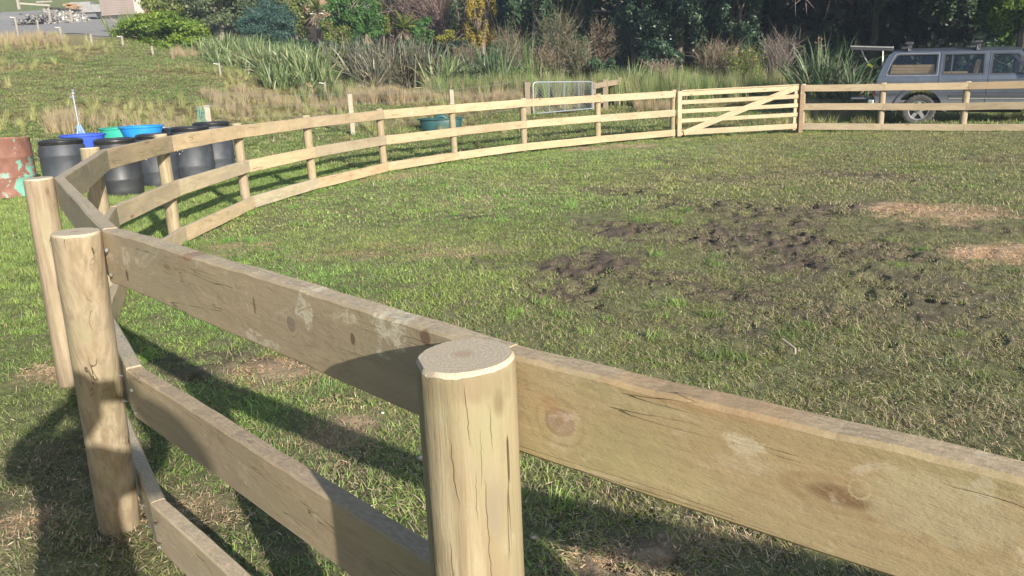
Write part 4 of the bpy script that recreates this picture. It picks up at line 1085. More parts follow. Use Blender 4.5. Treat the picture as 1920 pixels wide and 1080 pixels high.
bm = bmesh.new(); lathe(bm, [(.018, zt - .07), (.038, zt - .06), (.038, zt - .03), (.022, zt - .02), (.03, zt - .01), (.034, zt + .01), (.02, zt + .03), (.004, zt + .034)], 14); box(bm, (-.03, 0, zt - .12), (.09, .03, .02)); bm_obj('knob', bm, GALV, t, smooth=True)
# teal trough beyond the fence
g = ground_at(828, 21.0)
t = thing('water_trough', 'dark teal plastic water trough on the grass beyond the fence', 'trough', g, 0.05)
bm = bmesh.new(); lathe(bm, [(.48, 0), (.50, .02), (.54, .36), (.535, .37), (.50, .33), (.47, .05), (.1, .045)], 48, sq=(1.05, .6)); bm_obj('basin', bm, DTEAL, t, smooth=True)
bm = bmesh.new(); lathe(bm, [(.53, .345), (.60, .345), (.605, .375), (.59, .385), (.53, .375)], 48, sq=(1.03, .62), cap0=False, cap1=False); bm_obj('rim', bm, DTEAL, t, smooth=True)
bm = bmesh.new(); tube(bm, [(-.15, -.05, .36), (-.10, -.05, .40), (-.02, -.05, .425), (.08, -.05, .415), (.16, -.05, .36)], [.05, .06, .065, .06, .05], 10); bm_obj('float_cover', bm, DTEAL, t, smooth=True)

# ================================================================== WIRE FENCE, GATES BEYOND
OLDW = m_wood('old_grey_timber', (0.33, 0.29, 0.22), (0.28, 0.25, 0.20), green=0.1)
def sq_post(px, dep, ytop, label, w=.10, name='fence_post', m=OLDW, group='posts of the wire fence beyond the yard', rot=0.3):
    g = ground_at(px, dep); h = ztop(px, ytop, dep) - g[2]
    t = thing(name, label, 'fence post', g, rot, group)
    bm = bmesh.new(); box(bm, (0, 0, h / 2 - .15), (w, w, h + .3)); bmesh.ops.subdivide_edges(bm, edges=bm.edges[:], cuts=1)
    o = bm_obj('post', bm, m, t, bevel=.006); o.rotation_euler = (0, 0, 0)
    return t, g, h
wf = [(396, 19.0, 197, 'square grey fence post standing right of the drums with twine beside it', .13), (662, 20.5, 176, 'tall grey square fence post between the fifth and sixth yard posts', .115),
      (850, 22.0, 168, 'grey fence post rising above the rail over the teal trough', .115), (990, 24.0, 154, 'brown round-shouldered gate post left of the wire mesh gate', .19)]
wire_pts = []
for px, dep, yt, lb, wd in wf:
    t, g, h = sq_post(px, dep, yt, lb, wd, rot=0.2)
    t.children[0].color = (1, 1, 1, 1) if px < 900 else (0.6, 0.55, 0.5, 1)
    if px > 300: wire_pts.append((Vector(g), h))
WIRE = m_simple('fence_wire', (0.35, 0.35, 0.34), .5, .6, var=.2)
wt = thing('wire_fence', 'thin wire netting strung between the grey posts beyond the yard', 'fence')
for zz in (.25, .5, .75, .98):
    bm = bmesh.new(); pts = []
    for (p, h), (q, h2) in zip(wire_pts, wire_pts[1:]):
        for f in (0, .25, .5, .75):
            m_ = p.lerp(q, f); pts.append((m_.x, m_.y, p.z * (1 - f) + q.z * f + zz * 1.05 - .03 * math.sin(f * PI)))
    pts.append((q.x, q.y, q.z + zz * 1.05)); tube(bm, pts, .0035, 4); bm_obj('wire', bm, WIRE, wt)
bm = bmesh.new()
for (p, h), (q, h2) in zip(wire_pts, wire_pts[1:]):
    n = int((q - p).length / .3)
    for i in range(1, n):
        m_ = p.lerp(q, i / n); tube(bm, [(m_.x, m_.y, m_.z + .2), (m_.x, m_.y, m_.z + 1.02)], .0025, 3)
tag(bm_obj('netting', bm, WIRE, wt), kind='stuff')
# twine bundle on a hook
g = ground_at(383, 18.9); t = thing('twine_bundle', 'bundle of blue-green baling twine hanging beside the square post', 'twine', (g[0], g[1], ztop(383, 232, 18.9)))
bm = bmesh.new(); rr = random.Random(2)
for i in range(9):
    x = -.09 + i * .0225; y = rr.uniform(-.02, .02)
    tube(bm, [(x, y, .39), (x + rr.uniform(-.012, .012), y, .26), (x + rr.uniform(-.02, .02), y, .13), (x + rr.uniform(-.015, .015), y, rr.uniform(0, .05))], .0045, 5)
bm_obj('strands', bm, m_simple('green_twine', (0.12, 0.33, 0.30), .7, var=.5, scale=30), t)
bm = bmesh.new(); tube(bm, [(-.11, 0, .39), (.25, 0.05, .40)], .008, 6); bm_obj('hook_rail', bm, GALV, t)
# small white electric fence posts on the bank
EL = m_simple('weathered_batten', (0.27, 0.25, 0.21), .8, var=.5, scale=9)
INS = m_simple('white_insulator', (0.75, 0.75, 0.72), .4)
pts = []
for i, (px, dep, yt, w_, lb) in enumerate([(38, 37.2, 31, .07, 'pale stake with white insulator at the gravel edge, farthest left'), (78, 37.0, 37, .06, 'thin pale stake standing against the gravel yard'), (119, 36.6, 50, .08, 'pale stake with white insulator right in front of the gravel corner'),
        (175, 36.0, 71, .08, 'short pale stake in rough grass below the gravel'), (233, 35.2, 88, .07, 'pale stake with insulator left of the bright green hedge'), (289, 34.2, 97, .08, 'stout pale stake in front of the bright green hedge'),
        (415, 29.8, 118, .06, 'pale stake half buried in the flax, left one'), (612, 28.2, 154, .06, 'pale stake with white insulator at the foot of the flax')]):
    g = ground_at(px, dep); h = max(.45, ztop(px, yt, dep) - g[2])
    t = thing('electric_fence_stake', lb, 'stake', g, 0, 'electric fence stakes on the bank')
    bm = bmesh.new(); box(bm, (0, 0, h / 2 - .1), (w_, w_, h + .2)); bm_obj('stake', bm, EL, t, bevel=.004)
    if i not in (1, 3, 5):
        bm = bmesh.new(); tube(bm, [(-.04, -.03, h - .04), (-.20, -.05, h - .01)], .012, 6); bm_obj('insulator', bm, INS, t)
# galvanised mesh gate, standing ajar
ga = ground_at(1001, 23.8); gb = ground_at(1112, 24.4)
zb = ztop(1001, 213, 23.8); zt_ = ztop(1001, 154, 23.8)
zb2 = ztop(1112, 203, 24.4); zt2 = ztop(1112, 153, 24.4)
A = Vector((ga[0], ga[1], zb)); B = Vector((gb[0], gb[1], zb2)); L = (B - A).length; gh = zt_ - zb; gh2 = zt2 - zb2
t = thing('mesh_gate', 'silver galvanised farm gate with chain mesh beyond the yard fence', 'gate', A, math.atan2((B - A).y, (B - A).x))
sl_ = (B.z - A.z) / L; r_c = .10
def gp(x, z): return (x, 0, x * sl_ + z * (gh + (gh2 - gh) * x / L) / gh)
WG = m_simple('galvanised_gate_tube', (0.25, 0.28, 0.33), 0.5, 0.35, var=0.2, scale=8)
bm = bmesh.new(); tube(bm, [gp(0, 0), gp(0, gh - r_c), gp(.03, gh - .03), gp(r_c, gh), gp(L - r_c, gh), gp(L - .03, gh - .03), gp(L, gh - r_c), gp(L, 0)], .015, 8)
tube(bm, [gp(0, .0), gp(L, .0)], .016, 8); bm_obj('frame', bm, WG, t, smooth=True)
for f in (.26, .52, .76):
    bm = bmesh.new(); tube(bm, [gp(L * f, 0), gp(L * f, gh)], .011, 6); bm_obj('upright', bm, WG, t, smooth=True)
bm = bmesh.new(); s = .11; n = int(L / s)
for i in range(-int(gh / s), n + 1):
    for sg in (1, -1):
        x0 = i * s if sg > 0 else i * s + gh; z0, z1 = 0.0, gh
        x1 = x0 + sg * gh
        # clip to the frame
        def at(x, z): return x, z
        (xa, za), (xb, zb_) = (x0, 0.0), (x1, gh)
        if xa < 0: za += (0 - xa) * sg; xa = 0
        if xa > L: za += (xa - L); xa = L
        if xb > L: zb_ -= (xb - L); xb = L
        if xb < 0: zb_ -= (0 - xb); xb = 0
        if zb_ - za > .05 and 0 <= za <= gh: tube(bm, [gp(xa, za), gp(xb, zb_)], .0026, 3, False)
tag(bm_obj('mesh_infill', bm, WG, t), kind='stuff')
# old brown rail fence right of it
t = thing('old_rail_fence', 'short length of old brown timber fence right of the mesh gate', 'fence')
pp = []
for px, dep, yt, w_ in ((1113, 24.9, 153, .15), (1135, 25.4, 149, .17), (1162, 26.2, 145, .13)):
    g = ground_at(px, dep); h = ztop(px, yt, dep) - g[2]; bm = bmesh.new(); box(bm, (0, 0, h / 2 - .1), (w_, w_, h + .2)); o = bm_obj('post', bm, OLDW, t, bevel=.01)
    o.location = g; o.color = (.62, .56, .5, 1); pp.append((Vector(g), h))
for (p, h), (q, h2) in zip(pp, pp[1:]):
    for dz in (.14, .62):
        a = p + Vector((0, -.10, h - dz)); b = q + Vector((0, -.10, h2 - dz)); d = b - a; bm = bmesh.new(); box(bm, (0, 0, 0), (d.length, .04, .16))
        o = bm_obj('rail', bm, OLDW, t, bevel=.004); o.location = (a + b) / 2; o.rotation_euler = d.to_track_quat('X', 'Z').to_euler(); o.color = (.75, .68, .6, 1)

# ================================================================== VEGETATION BUILDERS
def quads_from(cp, ax, sd, L, W):
    """rhombic leaves: centre, long axis, side axis, length, width -> verts, faces"""
    n = len(cp); ax = ax * (L[:, None] / 2); sd = sd * (W[:, None] / 2)
    V = np.stack([cp - ax, cp + sd - ax * 0.1, cp + ax, cp - sd - ax * 0.1], 1).reshape(-1, 3)
    return V, np.arange(n * 4).reshape(-1, 4)
def unit(v): return v / np.maximum(np.linalg.norm(v, axis=-1, keepdims=True), 1e-9)
def clump_leaves(r, c, rad, nclump, n, size, asp=0.55, cr=(0.22, 0.38), shell=0.45, droop=0.0, flatb=0.35, low=0.0):
    """leaves on many sub-clumps spread through an ellipsoid crown"""
    u = unit(r.normal(size=(nclump, 3))); q = r.random(nclump) ** 0.42
    cc = u * q[:, None]; cc[:, 2] = np.where(cc[:, 2] < -flatb, -flatb + (cc[:, 2] + flatb) * 0.3, cc[:, 2])
    cs = r.uniform(cr[0], cr[1], nclump)
    cc = cc * (1 - cs[:, None] * 0.55)
    pk = r.choice(nclump, n, p=cs ** 2 / (cs ** 2).sum())
    d = unit(r.normal(size=(n, 3)) + cc[pk] * 0.9)
    rr = (shell + (1 - shell) * r.random(n)) * (1 + 0.18 * r.normal(size=n)) * cs[pk]
    P = (cc[pk] + d * rr[:, None] * np.array([1, 1, 0.85])) * np.asarray(rad)
    N = unit(d + r.normal(size=(n, 3)) * 0.75 + np.array([0, 0, 0.35]))
    A = unit(np.cross(N, r.normal(size=(n, 3)))); A[:, 2] -= droop; A = unit(A); S = unit(np.cross(N, A))
    L = size * r.uniform(0.6, 1.4, n); V, Fq = quads_from(P + np.asarray(c), A, S, L, L * asp)
    rn = np.clip(0.5 * r.random(n) + 0.5 * r.random(nclump)[pk], 0, 1)
    return V, Fq, rn
def taper(bm, p0, p1, r0, r1, wob, r, n=7, k=5):
    p0 = Vector(p0); p1 = Vector(p1); pts = []; rs = []
    for i in range(k + 1):
        f = i / k; q = p0.lerp(p1, f)
        if 0 < i: q = q + Vector((r.uniform(-wob, wob), r.uniform(-wob, wob), r.uniform(-wob, wob) * .4))
        pts.append(q); rs.append(r0 + (r1 - r0) * f)
    tube(bm, pts, rs, n); return pts
BARK = m_simple('grey_brown_bark', (0.16, 0.125, 0.095), .9, var=.6, scale=8, dirt=(.07, .055, .04), bump=.6)
BARKD = m_simple('dark_mossy_bark', (0.035, 0.032, 0.026), .9, var=.5, scale=8)
BARKP = m_simple('pale_bark', (0.34, 0.30, 0.25), .85, var=.6, scale=8, dirt=(.14, .12, .10), bump=.5)
def shrub(name, label, cat, px, dep, ytop, hwpx, m, n, size, height=None, group=None, rd=None, asp=.55, nclump=None, trunk=True, droop=0, limbs=4, bark=None, zoff=0.0, cr=(.22, .38), base_cut=0.0, seed=None, flatb=.75, yb=None, kind=None):
    g = ground_at(px, dep); sd = seed if seed is not None else int(px * 7 + dep); r = np.random.default_rng(abs(sd)); rr = random.Random(sd)
    top = ztop(px, ytop, dep) if height is None else g[2] + height
    bot = g[2] + zoff if yb is None else ztop(px, yb, dep)
    rz = (top - bot) / 2; rx = hwpx * dep / F_PX; ry = rd if rd else min(rx, 2.6)
    t = thing(name, label, cat, (g[0], g[1], min(g[2], bot) if yb is None else g[2]), 0, group)
    lc = (0, 0, bot - t.location.z + rz)
    V, Fq, rn = clump_leaves(r, lc, (rx, ry, rz), nclump or max(14, int(rx * rz * 6)), n, size, asp, cr, droop=droop, flatb=flatb)
    np_obj('foliage', V, Fq, m, t, rnd=rn)
    if trunk:
        bm = bmesh.new(); base = Vector((0, 0, -.2)); mid = Vector((rr.uniform(-.1, .1), rr.uniform(-.1, .1), max(.3, lc[2] - rz * .35)))
        tr_ = max(.05, min(.22, rz * .07)); taper(bm, base, mid, tr_, tr_ * .7, .04, rr)
        bm_obj('trunk', bm, bark or BARK, t, smooth=True)
        for i in range(limbs):
            a = rr.uniform(0, 6.28); bm = bmesh.new()
            e = Vector((math.cos(a) * rx * .6, math.sin(a) * ry * .6, lc[2] + rz * rr.uniform(0, .7)))
            pts = taper(bm, mid, e, tr_ * .6, tr_ * .15, rx * .06, rr)
            for q in pts[2:5]: taper(bm, q, q + Vector((rr.uniform(-.4, .4) * rx, rr.uniform(-.4, .4) * ry, rr.uniform(.1, .5) * rz)), tr_ * .25, .008, .05, rr, 5, 3)
            bm_obj('limb', bm, bark or BARK, t, smooth=True)
    return t
def ribbons(starts, dirs, L, W, rnd_, seg=5, droop=0.8, twist=0.3, sidev=None, gravity=None, fold=0.0):
    """long strap leaves: returns verts/faces"""
    n = len(starts); r = rnd_; rows = seg + 1
    d = unit(dirs.copy()); p = starts.copy()
    side = unit(np.cross(d, np.array([0, 0, 1.0])) + r.normal(size=(n, 3)) * twist) if sidev is None else sidev
    P = np.zeros((n, rows * 2, 3)); g = droop * r.uniform(.4, 1.4, n)
    for k in range(rows):
        f = k / seg; ww = W * np.minimum(1.0, 0.55 + 2.2 * f) * (1 - f ** 2.6) * 0.5 + 0.001
        P[:, 2 * k] = p - side * ww[:, None]; P[:, 2 * k + 1] = p + side * ww[:, None]
        p = p + d * (L / seg)[:, None]
        d = unit(d + np.stack([np.zeros(n), np.zeros(n), -g * (f + .15) ** 1.4 / seg * 2.4], -1))
    V = P.reshape(-1, 3); b = (np.arange(n) * rows * 2)[:, None]
    Fs = np.concatenate([b + np.array([[2 * k, 2 * k + 1, 2 * k + 3, 2 * k + 2]]) for k in range(seg)], 0)
    return V, Fs, np.tile(r.random(n), seg)
def flax(px, dep, ytop, hwpx, n, m, label, group='flax clumps on the bank', droop=.9, wid=.055, dead=0, name='flax_bush', stalks=0):
    g = ground_at(px, dep); r = np.random.default_rng(int(px * 13 + dep)); H = max(.8, ztop(px, ytop, dep) - g[2]); rx = hwpx * dep / F_PX
    t = thing(name, label, 'flax', g, 0, group)
    def leaves(n, H0, H1, dr, spread):
        nf = max(3, n // 9); fx = r.normal(0, .46, nf) * rx; fy = r.normal(0, .34, nf) * rx; fa = r.uniform(0, PI, nf)
        k = r.integers(0, nf, n); q = np.clip(r.normal(0, .42, n), -1, 1) * spread
        dx = np.sin(q) * np.cos(fa[k]) + r.normal(0, .09, n) + fx[k] * .25; dy = np.sin(q) * np.sin(fa[k]) + r.normal(0, .09, n) + fy[k] * .25
        D = np.stack([dx, dy, np.cos(q) * 1.0], -1); S = np.stack([fx[k] + r.normal(0, .03, n), fy[k] + r.normal(0, .03, n), np.zeros(n) - .05], -1)
        L = H * r.uniform(H0, H1, n); W = wid * r.uniform(.7, 1.25, n)
        return ribbons(S, D, L, W, r, 6, dr * (1 + 0 * L), .9)
    V, Fs, rn = leaves(int(n * 1.55), .55, 1.22, droop, 1.25)
    np_obj('leaves', V, Fs, m, t, rnd=rn)
    if dead:
        V, Fs, rn = leaves(dead, .45, .95, droop * 1.9, 1.5); np_obj('dead_leaves', V, Fs, L_FLAXD, t, rnd=rn)
    for i in range(stalks):
        rr = random.Random(px + i); bm = bmesh.new(); a = rr.uniform(-.5, .5)
        pts = [(0.1 * i, 0, 0), (a * .4, 0, H * .6), (a * .9, rr.uniform(-.2, .2), H * 1.05)]; tube(bm, pts, [.014, .011, .006], 5)
        for j in range(10):
            f = .6 + .4 * j / 10; p = Vector(pts[1]).lerp(Vector(pts[2]), (f - .6) / .4); tube(bm, [p, p + Vector((rr.uniform(-.12, .12), rr.uniform(-.1, .1), rr.uniform(.02, .1)))], [.012, .018], 4)
        bm_obj('flower_stalk', bm, STALK, t)
    return t
def twigs(name, label, cat, px, dep, ytop, hwpx, m, n, group=None, height=None, w=.012, yb=None, spread=1.0, leafm=None, nleaf=0, lsize=.05, zoff=0.0):
    """bare or thin-leaved shrub of fine stems"""
    g = ground_at(px, dep); r = np.random.default_rng(int(px * 3 + dep * 11)); top = ztop(px, ytop, dep) if height is None else g[2] + height
    H = top - g[2] - zoff; rx = hwpx * dep / F_PX
    t = thing(name, label, cat, g, 0, group)
    starts = np.stack([r.normal(0, .16, n) * rx, r.normal(0, .16, n) * rx, np.full(n, zoff) + r.random(n) * H * .25], -1)
    tgt = np.stack([r.normal(0, .5, n) * rx, r.normal(0, .5, n) * rx, zoff + H * (1 - .5 * r.random(n) ** 1.5)], -1)
    D = unit(tgt - starts); L = np.linalg.norm(tgt - starts, axis=1)
    # curved stems as crossed thin ribbons with side twigs
    allV, allF, allR = [], [], []; off = 0
    def addr(S, D, L, W, seg, dr):
        nonlocal off
        for sidev in (None,):
            V, Fs, rn = ribbons(S, D, L, W, r, seg, dr, 3.0); allV.append(V); allF.append(Fs + off); allR.append(rn); off += len(V)
    addr(starts, D, L, np.full(n, w * 1.6), 4, .10)
    for lvl, (mul, ll) in enumerate(((4, .42), (8, .20))):
        k = r.integers(0, n, n * mul); f = r.uniform(.3, 1.0, n * mul)
        S = starts[k] + D[k] * (L[k] * f)[:, None]; DD = unit(D[k] + r.normal(size=(n * mul, 3)) * .55)
        if lvl == 1: S = S + r.normal(size=S.shape) * .10 * rx
        addr(S, DD, L[k] * ll * r.uniform(.5, 1.2, n * mul), np.full(n * mul, w * (.9 if lvl == 0 else .6)), 3, .15)
    np_obj('stems', np.concatenate(allV), np.concatenate(allF), m, t, rnd=np.concatenate(allR))
    if nleaf:
        k = r.integers(0, n, nleaf); f = r.uniform(.35, 1.05, nleaf); P = starts[k] + D[k] * (L[k] * f)[:, None] + r.normal(size=(nleaf, 3)) * rx * .16
        A = unit(r.normal(size=(nleaf, 3))); S = unit(np.cross(A, r.normal(size=(nleaf, 3)))); Ls = lsize * r.uniform(.6, 1.4, nleaf)
        V, Fq = quads_from(P, A, S, Ls, Ls * .5); np_obj('foliage', V, Fq, leafm, t, rnd=r.random(nleaf))
    return t
# leaf materials (true leaf colours, except the woodland leaf darkened to imitate shade)
L_HEDGE = m_leaf('bright_hedge_leaf', (0.10, 0.19, 0.022), (0.22, 0.30, 0.035), (0.34, 0.36, 0.05), .45)
L_LIGHT = m_leaf('light_olive_leaf', (0.10, 0.135, 0.035), (0.20, 0.23, 0.055), None, .4)
L_OLIVE = m_leaf('grey_olive_leaf', (0.070, 0.098, 0.045), (0.14, 0.17, 0.080), None, .3)
L_TEAL = m_leaf('blue_green_needle', (0.030, 0.075, 0.060), (0.070, 0.135, 0.100), None, .3)
L_GREEN = m_leaf('mid_green_leaf', (0.045, 0.115, 0.028), (0.10, 0.20, 0.045), None, .38)
L_DARK = m_leaf('dark_green_leaf', (0.025, 0.055, 0.026), (0.060, 0.105, 0.045), (0.11, 0.16, 0.08), .25)
L_GLOSS = m_leaf('glossy_dark_leaf', (0.028, 0.062, 0.034), (0.070, 0.120, 0.062), (0.17, 0.23, 0.15), .22, .35, .6)
L_SHADE = m_leaf('leaf_darkened_for_shade', (0.012, 0.024, 0.016), (0.028, 0.050, 0.030), None, .15)  # woodland shade put into a darker leaf colour
L_BRIGHT = m_leaf('sunny_leaf', (0.055, 0.115, 0.018), (0.14, 0.22, 0.035), (0.30, 0.36, 0.08), .45, .4, .5)
L_YEL = m_leaf('autumn_yellow_leaf', (0.22, 0.19, 0.045), (0.46, 0.33, 0.05), (0.14, 0.15, 0.05), .45)
L_YG = m_leaf('yellow_green_leaf', (0.19, 0.21, 0.035), (0.36, 0.34, 0.055), None, .45)
L_PURP = m_leaf('plum_purple_leaf', (0.090, 0.055, 0.055), (0.17, 0.105, 0.095), None, .3)
L_BROWN = m_leaf('brown_seed_head', (0.13, 0.105, 0.06), (0.24, 0.185, 0.12), None, .3)
L_FLAX = m_leaf('grey_green_flax', (0.095, 0.145, 0.050), (0.20, 0.265, 0.105), (0.36, 0.34, 0.19), .25, .45, .5)
L_FLAXB = m_leaf('bronze_flax', (0.075, 0.078, 0.050), (0.17, 0.165, 0.11), (0.36, 0.33, 0.24), .2, .45, .5)
L_FLAXD = m_leaf('dead_flax', (0.17, 0.13, 0.09), (0.33, 0.26, 0.18), None, .2)
L_FLAXG = m_leaf('green_flax', (0.050, 0.095, 0.040), (0.12, 0.18, 0.080), (0.25, 0.28, 0.16), .3, .4, .6)
STALK = m_simple('flax_stalk', (0.20, 0.12, 0.09), .8, var=.4)
L_TWP = m_leaf('pink_brown_twig', (0.19, 0.13, 0.11), (0.30, 0.215, 0.185), None, .0, .8, .2)
L_TWB = m_leaf('grey_brown_twig', (0.13, 0.10, 0.07), (0.24, 0.19, 0.135), None, .0, .8, .2)
L_TWD = m_leaf('pale_dead_twig', (0.15, 0.125, 0.11), (0.26, 0.22, 0.195), None, .0, .8, .2)

# ---- background wood that closes the view
def leaf_slab(name, boxes, m, size, seed, label=None):
    r = np.random.default_rng(seed); Vs, Fs, Rs = [], [], []; off = 0
    for (px0, px1, d0, d1, z0, z1, n) in boxes:
        px = r.uniform(px0, px1, n); dep = r.uniform(d0, d1, n); z = r.uniform(z0, z1, n)
        rr_ = _F[None] * F_PX + _R[None] * (px[:, None] - 960) + _U[None] * (540 - (hy(px))[:, None]); x = rr_[:, 0] / rr_[:, 1] * dep
        k = fbm(x * .55 + z * .21, dep * .55 + z * .5, seed, 3); keep = k > r.uniform(.30, .62, n)
        P = np.stack([x, dep, z + zbase(x, dep)], -1)[keep]; m_ = len(P)
        N = unit(r.normal(size=(m_, 3)) + np.array([0, -.6, .5])); A = unit(np.cross(N, r.normal(size=(m_, 3)))); S = np.cross(N, A)
        L = size * r.uniform(.6, 1.5, m_); V, Fq = quads_from(P, A, S, L, L * .6); Vs.append(V); Fs.append(Fq + off); off += len(V); Rs.append(r.random(m_))
    o = np_obj(name, np.concatenate(Vs), np.concatenate(Fs), m, rnd=np.concatenate(Rs)); tag(o, kind='stuff')
    if label: o['label'] = label
    return o
leaf_slab('dark_woodland', [(1340, 2500, 33, 40, 0, 13, 60000), (1380, 2600, 24.6, 40, 4.4, 12, 60000), (860, 1400, 42, 52, 0, 12, 50000), (1380, 2000, 41, 43, 0, 9, 40000)], L_SHADE, .42, 3, 'deep shaded woodland behind the four wheel drive')  # high unseen slab added as canopy to block sun from the recess
leaf_slab('far_scrub', [(255, 900, 62, 72, 0, 9, 26000)], L_OLIVE, .42, 5, 'scrub on the hill behind the houses')
# trunks standing in the shade of the wood
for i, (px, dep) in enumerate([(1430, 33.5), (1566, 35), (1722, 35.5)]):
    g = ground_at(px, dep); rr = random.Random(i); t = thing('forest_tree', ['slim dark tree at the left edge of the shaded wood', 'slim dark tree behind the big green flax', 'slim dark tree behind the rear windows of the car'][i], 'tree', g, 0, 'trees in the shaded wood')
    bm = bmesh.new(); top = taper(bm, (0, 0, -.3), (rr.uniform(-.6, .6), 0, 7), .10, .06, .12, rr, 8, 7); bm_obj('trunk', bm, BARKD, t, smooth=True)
    V, Fq, rn = clump_leaves(np.random.default_rng(i), (0, 0, 6.4), (2.0, 2.0, 2.3), 16, 1600, .22); np_obj('crown', V, Fq, L_SHADE, t, rnd=rn)

# ---- shrubs and trees from left to right
shrub('hedge_bush', 'bright yellow-green rounded hedge bush beside the gravel yard', 'bush', 312, 38.8, 12, 88, L_HEDGE, 21000, .13, rd=2.0, nclump=70, cr=(.18, .30), yb=128)
shrub('light_green_shrub', 'loose light green shrub behind the bright hedge, against the shed', 'bush', 322, 45, -40, 52, L_LIGHT, 6500, .17, rd=2, nclump=40)
shrub('olive_tree', 'grey-olive tree with pale forked trunk above the left flax', 'tree', 418, 43, -90, 66, L_OLIVE, 9500, .16, bark=BARKP, nclump=50, cr=(.16, .3), limbs=6)
shrub('blue_green_conifer', 'spreading blue-green feathery conifer above the flax', 'tree', 512, 40.5, 2, 62, L_TEAL, 15000, .17, asp=.22, droop=.35, nclump=60, cr=(.18, .30), yb=104, rd=2)
shrub('dark_conifer_back', 'dark green tree rising behind the blue-green conifer', 'tree', 470, 50, -120, 60, L_DARK, 6500, .2, nclump=30)
bpy.data.objects['dark_conifer_back'].name = 'dark_tree'
shrub('pale_olive_bush', 'pale olive leafy bush between the conifer and the palm-like tree', 'bush', 560, 47, -30, 40, L_LIGHT, 5000, .17, nclump=30, seed=31)
shrub('pale_olive_bush', 'low pale green bush under the palm-like tree', 'bush', 632, 38.5, 30, 30, L_LIGHT, 4500, .14, nclump=30, yb=100, seed=32)
shrub('round_green_bush', 'large dense rounded mid green bush under the white house corner', 'bush', 668, 42, -30, 60, L_GREEN, 15000, .15, rd=2.2, nclump=80, cr=(.15, .27), yb=100)
shrub('yellow_green_bush', 'upright yellow-green bush between the round bush and the plum', 'bush', 722, 43, 6, 24, L_YG, 4200, .13, yb=75)
shrub('olive_backdrop_bush', 'olive green tree behind the yellow-green bush', 'tree', 740, 52, -60, 40, L_LIGHT, 3500, .2)
bpy.data.objects['olive_backdrop_bush'].name = 'olive_green_tree'
shrub('plum_tree', 'dark purple leaved plum tree beside the pink bare twigs', 'tree', 770, 44.5, 4, 36, L_PURP, 5500, .14, nclump=30, yb=90)
shrub('green_yellow_bush', 'small dark green bush tipped with yellow in front of the bare twigs', 'bush', 795, 38.2, 22, 26, L_GREEN, 3600, .13, yb=100, seed=8)
shrub('golden_bush', 'golden leaved bush low under the pink twigs', 'bush', 850, 37, 55, 34, L_YG, 2000, .10, yb=95)
twigs('bare_twig_tree', 'pink-brown leafless tree of fine twigs left of the yellow autumn tree', 'tree', 845, 44, -45, 74, L_TWP, 420, w=.022)
twigs('bare_twig_tree', 'pale leafless shrub of fine twigs just behind the plum tree', 'tree', 800, 47, -60, 46, L_TWP, 260, w=.024)
shrub('autumn_tree', 'slender weeping tree with yellow autumn leaves', 'tree', 905, 37.5, -70, 31, L_YEL, 6500, .11, droop=.8, asp=.4, nclump=44, cr=(.14, .26), rd=1.2, limbs=7)
shrub('autumn_tree', 'olive half-bare companion left of the yellow autumn tree', 'tree', 868, 40.5, -50, 26, L_OLIVE, 2600, .11, droop=.6, nclump=26, rd=1.0, seed=77)
shrub('narrow_conifer', 'narrow dark blue-green conifer right of the yellow autumn tree', 'tree', 948, 40.5, -140, 22, L_TEAL, 6000, .2, asp=.25, droop=.5, rd=1, nclump=40)
shrub('broadleaf_tree', 'dark broadleaf tree with a pale leaning limb above the mesh gate', 'tree', 1005, 36.5, None, 62, L_DARK, 12000, .15, height=8.5, bark=BARKP, nclump=70, cr=(.14, .27), limbs=7)
shrub('broadleaf_tree', 'green tree behind the seedy brown shrubs left of the dark shelter', 'tree', 1095, 40, None, 48, L_GREEN, 6000, .17, height=9, nclump=44, seed=91)
shrub('glossy_bush', 'big glossy dark green bush, tallest mass right of the shelter', 'tree', 1275, 32.5, None, 88, L_GLOSS, 22000, .13, height=6.6, nclump=110, cr=(.12, .24), rd=2.4, limbs=6)
shrub('glossy_bush', 'glossy dark bush beside the shelter, left of the biggest one', 'tree', 1190, 33.6, None, 46, L_GLOSS, 10000, .13, height=6.0, nclump=60, cr=(.14, .26), rd=1.6, seed=12)
shrub('glossy_bush', 'glossy dark bush overhanging the edge of the shaded wood', 'tree', 1378, 31, None, 50, L_GLOSS, 11000, .13, height=5.4, nclump=60, cr=(.14, .26), rd=1.6, seed=13)
shrub('glossy_bush', 'lower dark bush filling in front of the biggest glossy bush', 'bush', 1235, 30.4, 70, 50, L_GLOSS, 5000, .12, nclump=34, rd=1.2, seed=14)
shrub('sunlit_tree', 'sunny bright green broad-leaved tree overhanging the front of the four wheel drive', 'tree', 1905, 24.4, None, 98, L_BRIGHT, 17000, .13, height=6.8, nclump=90, cr=(.13, .26), rd=2.0, yb=118, limbs=6, bark=BARKD)
shrub('shade_tree', 'half-lit tree at the right edge of the shaded wood', 'tree', 1765, 28.6, None, 60, L_DARK, 6000, .14, height=7, nclump=44, cr=(.12, .24), rd=1.5, yb=70, seed=21, trunk=False)
shrub('shade_tree', 'sparse dark tree crown over the flax by the car', 'tree', 1625, 30, None, 60, L_DARK, 3200, .13, height=7, nclump=40, cr=(.10, .2), rd=1.5, yb=60, seed=22, bark=BARKD)
shrub('roadside_shrub', 'dark bush behind the bonnet of the four wheel drive', 'bush', 1900, 26.6, 60, 90, L_DARK, 5000, .14, nclump=40, rd=1.0, seed=23)
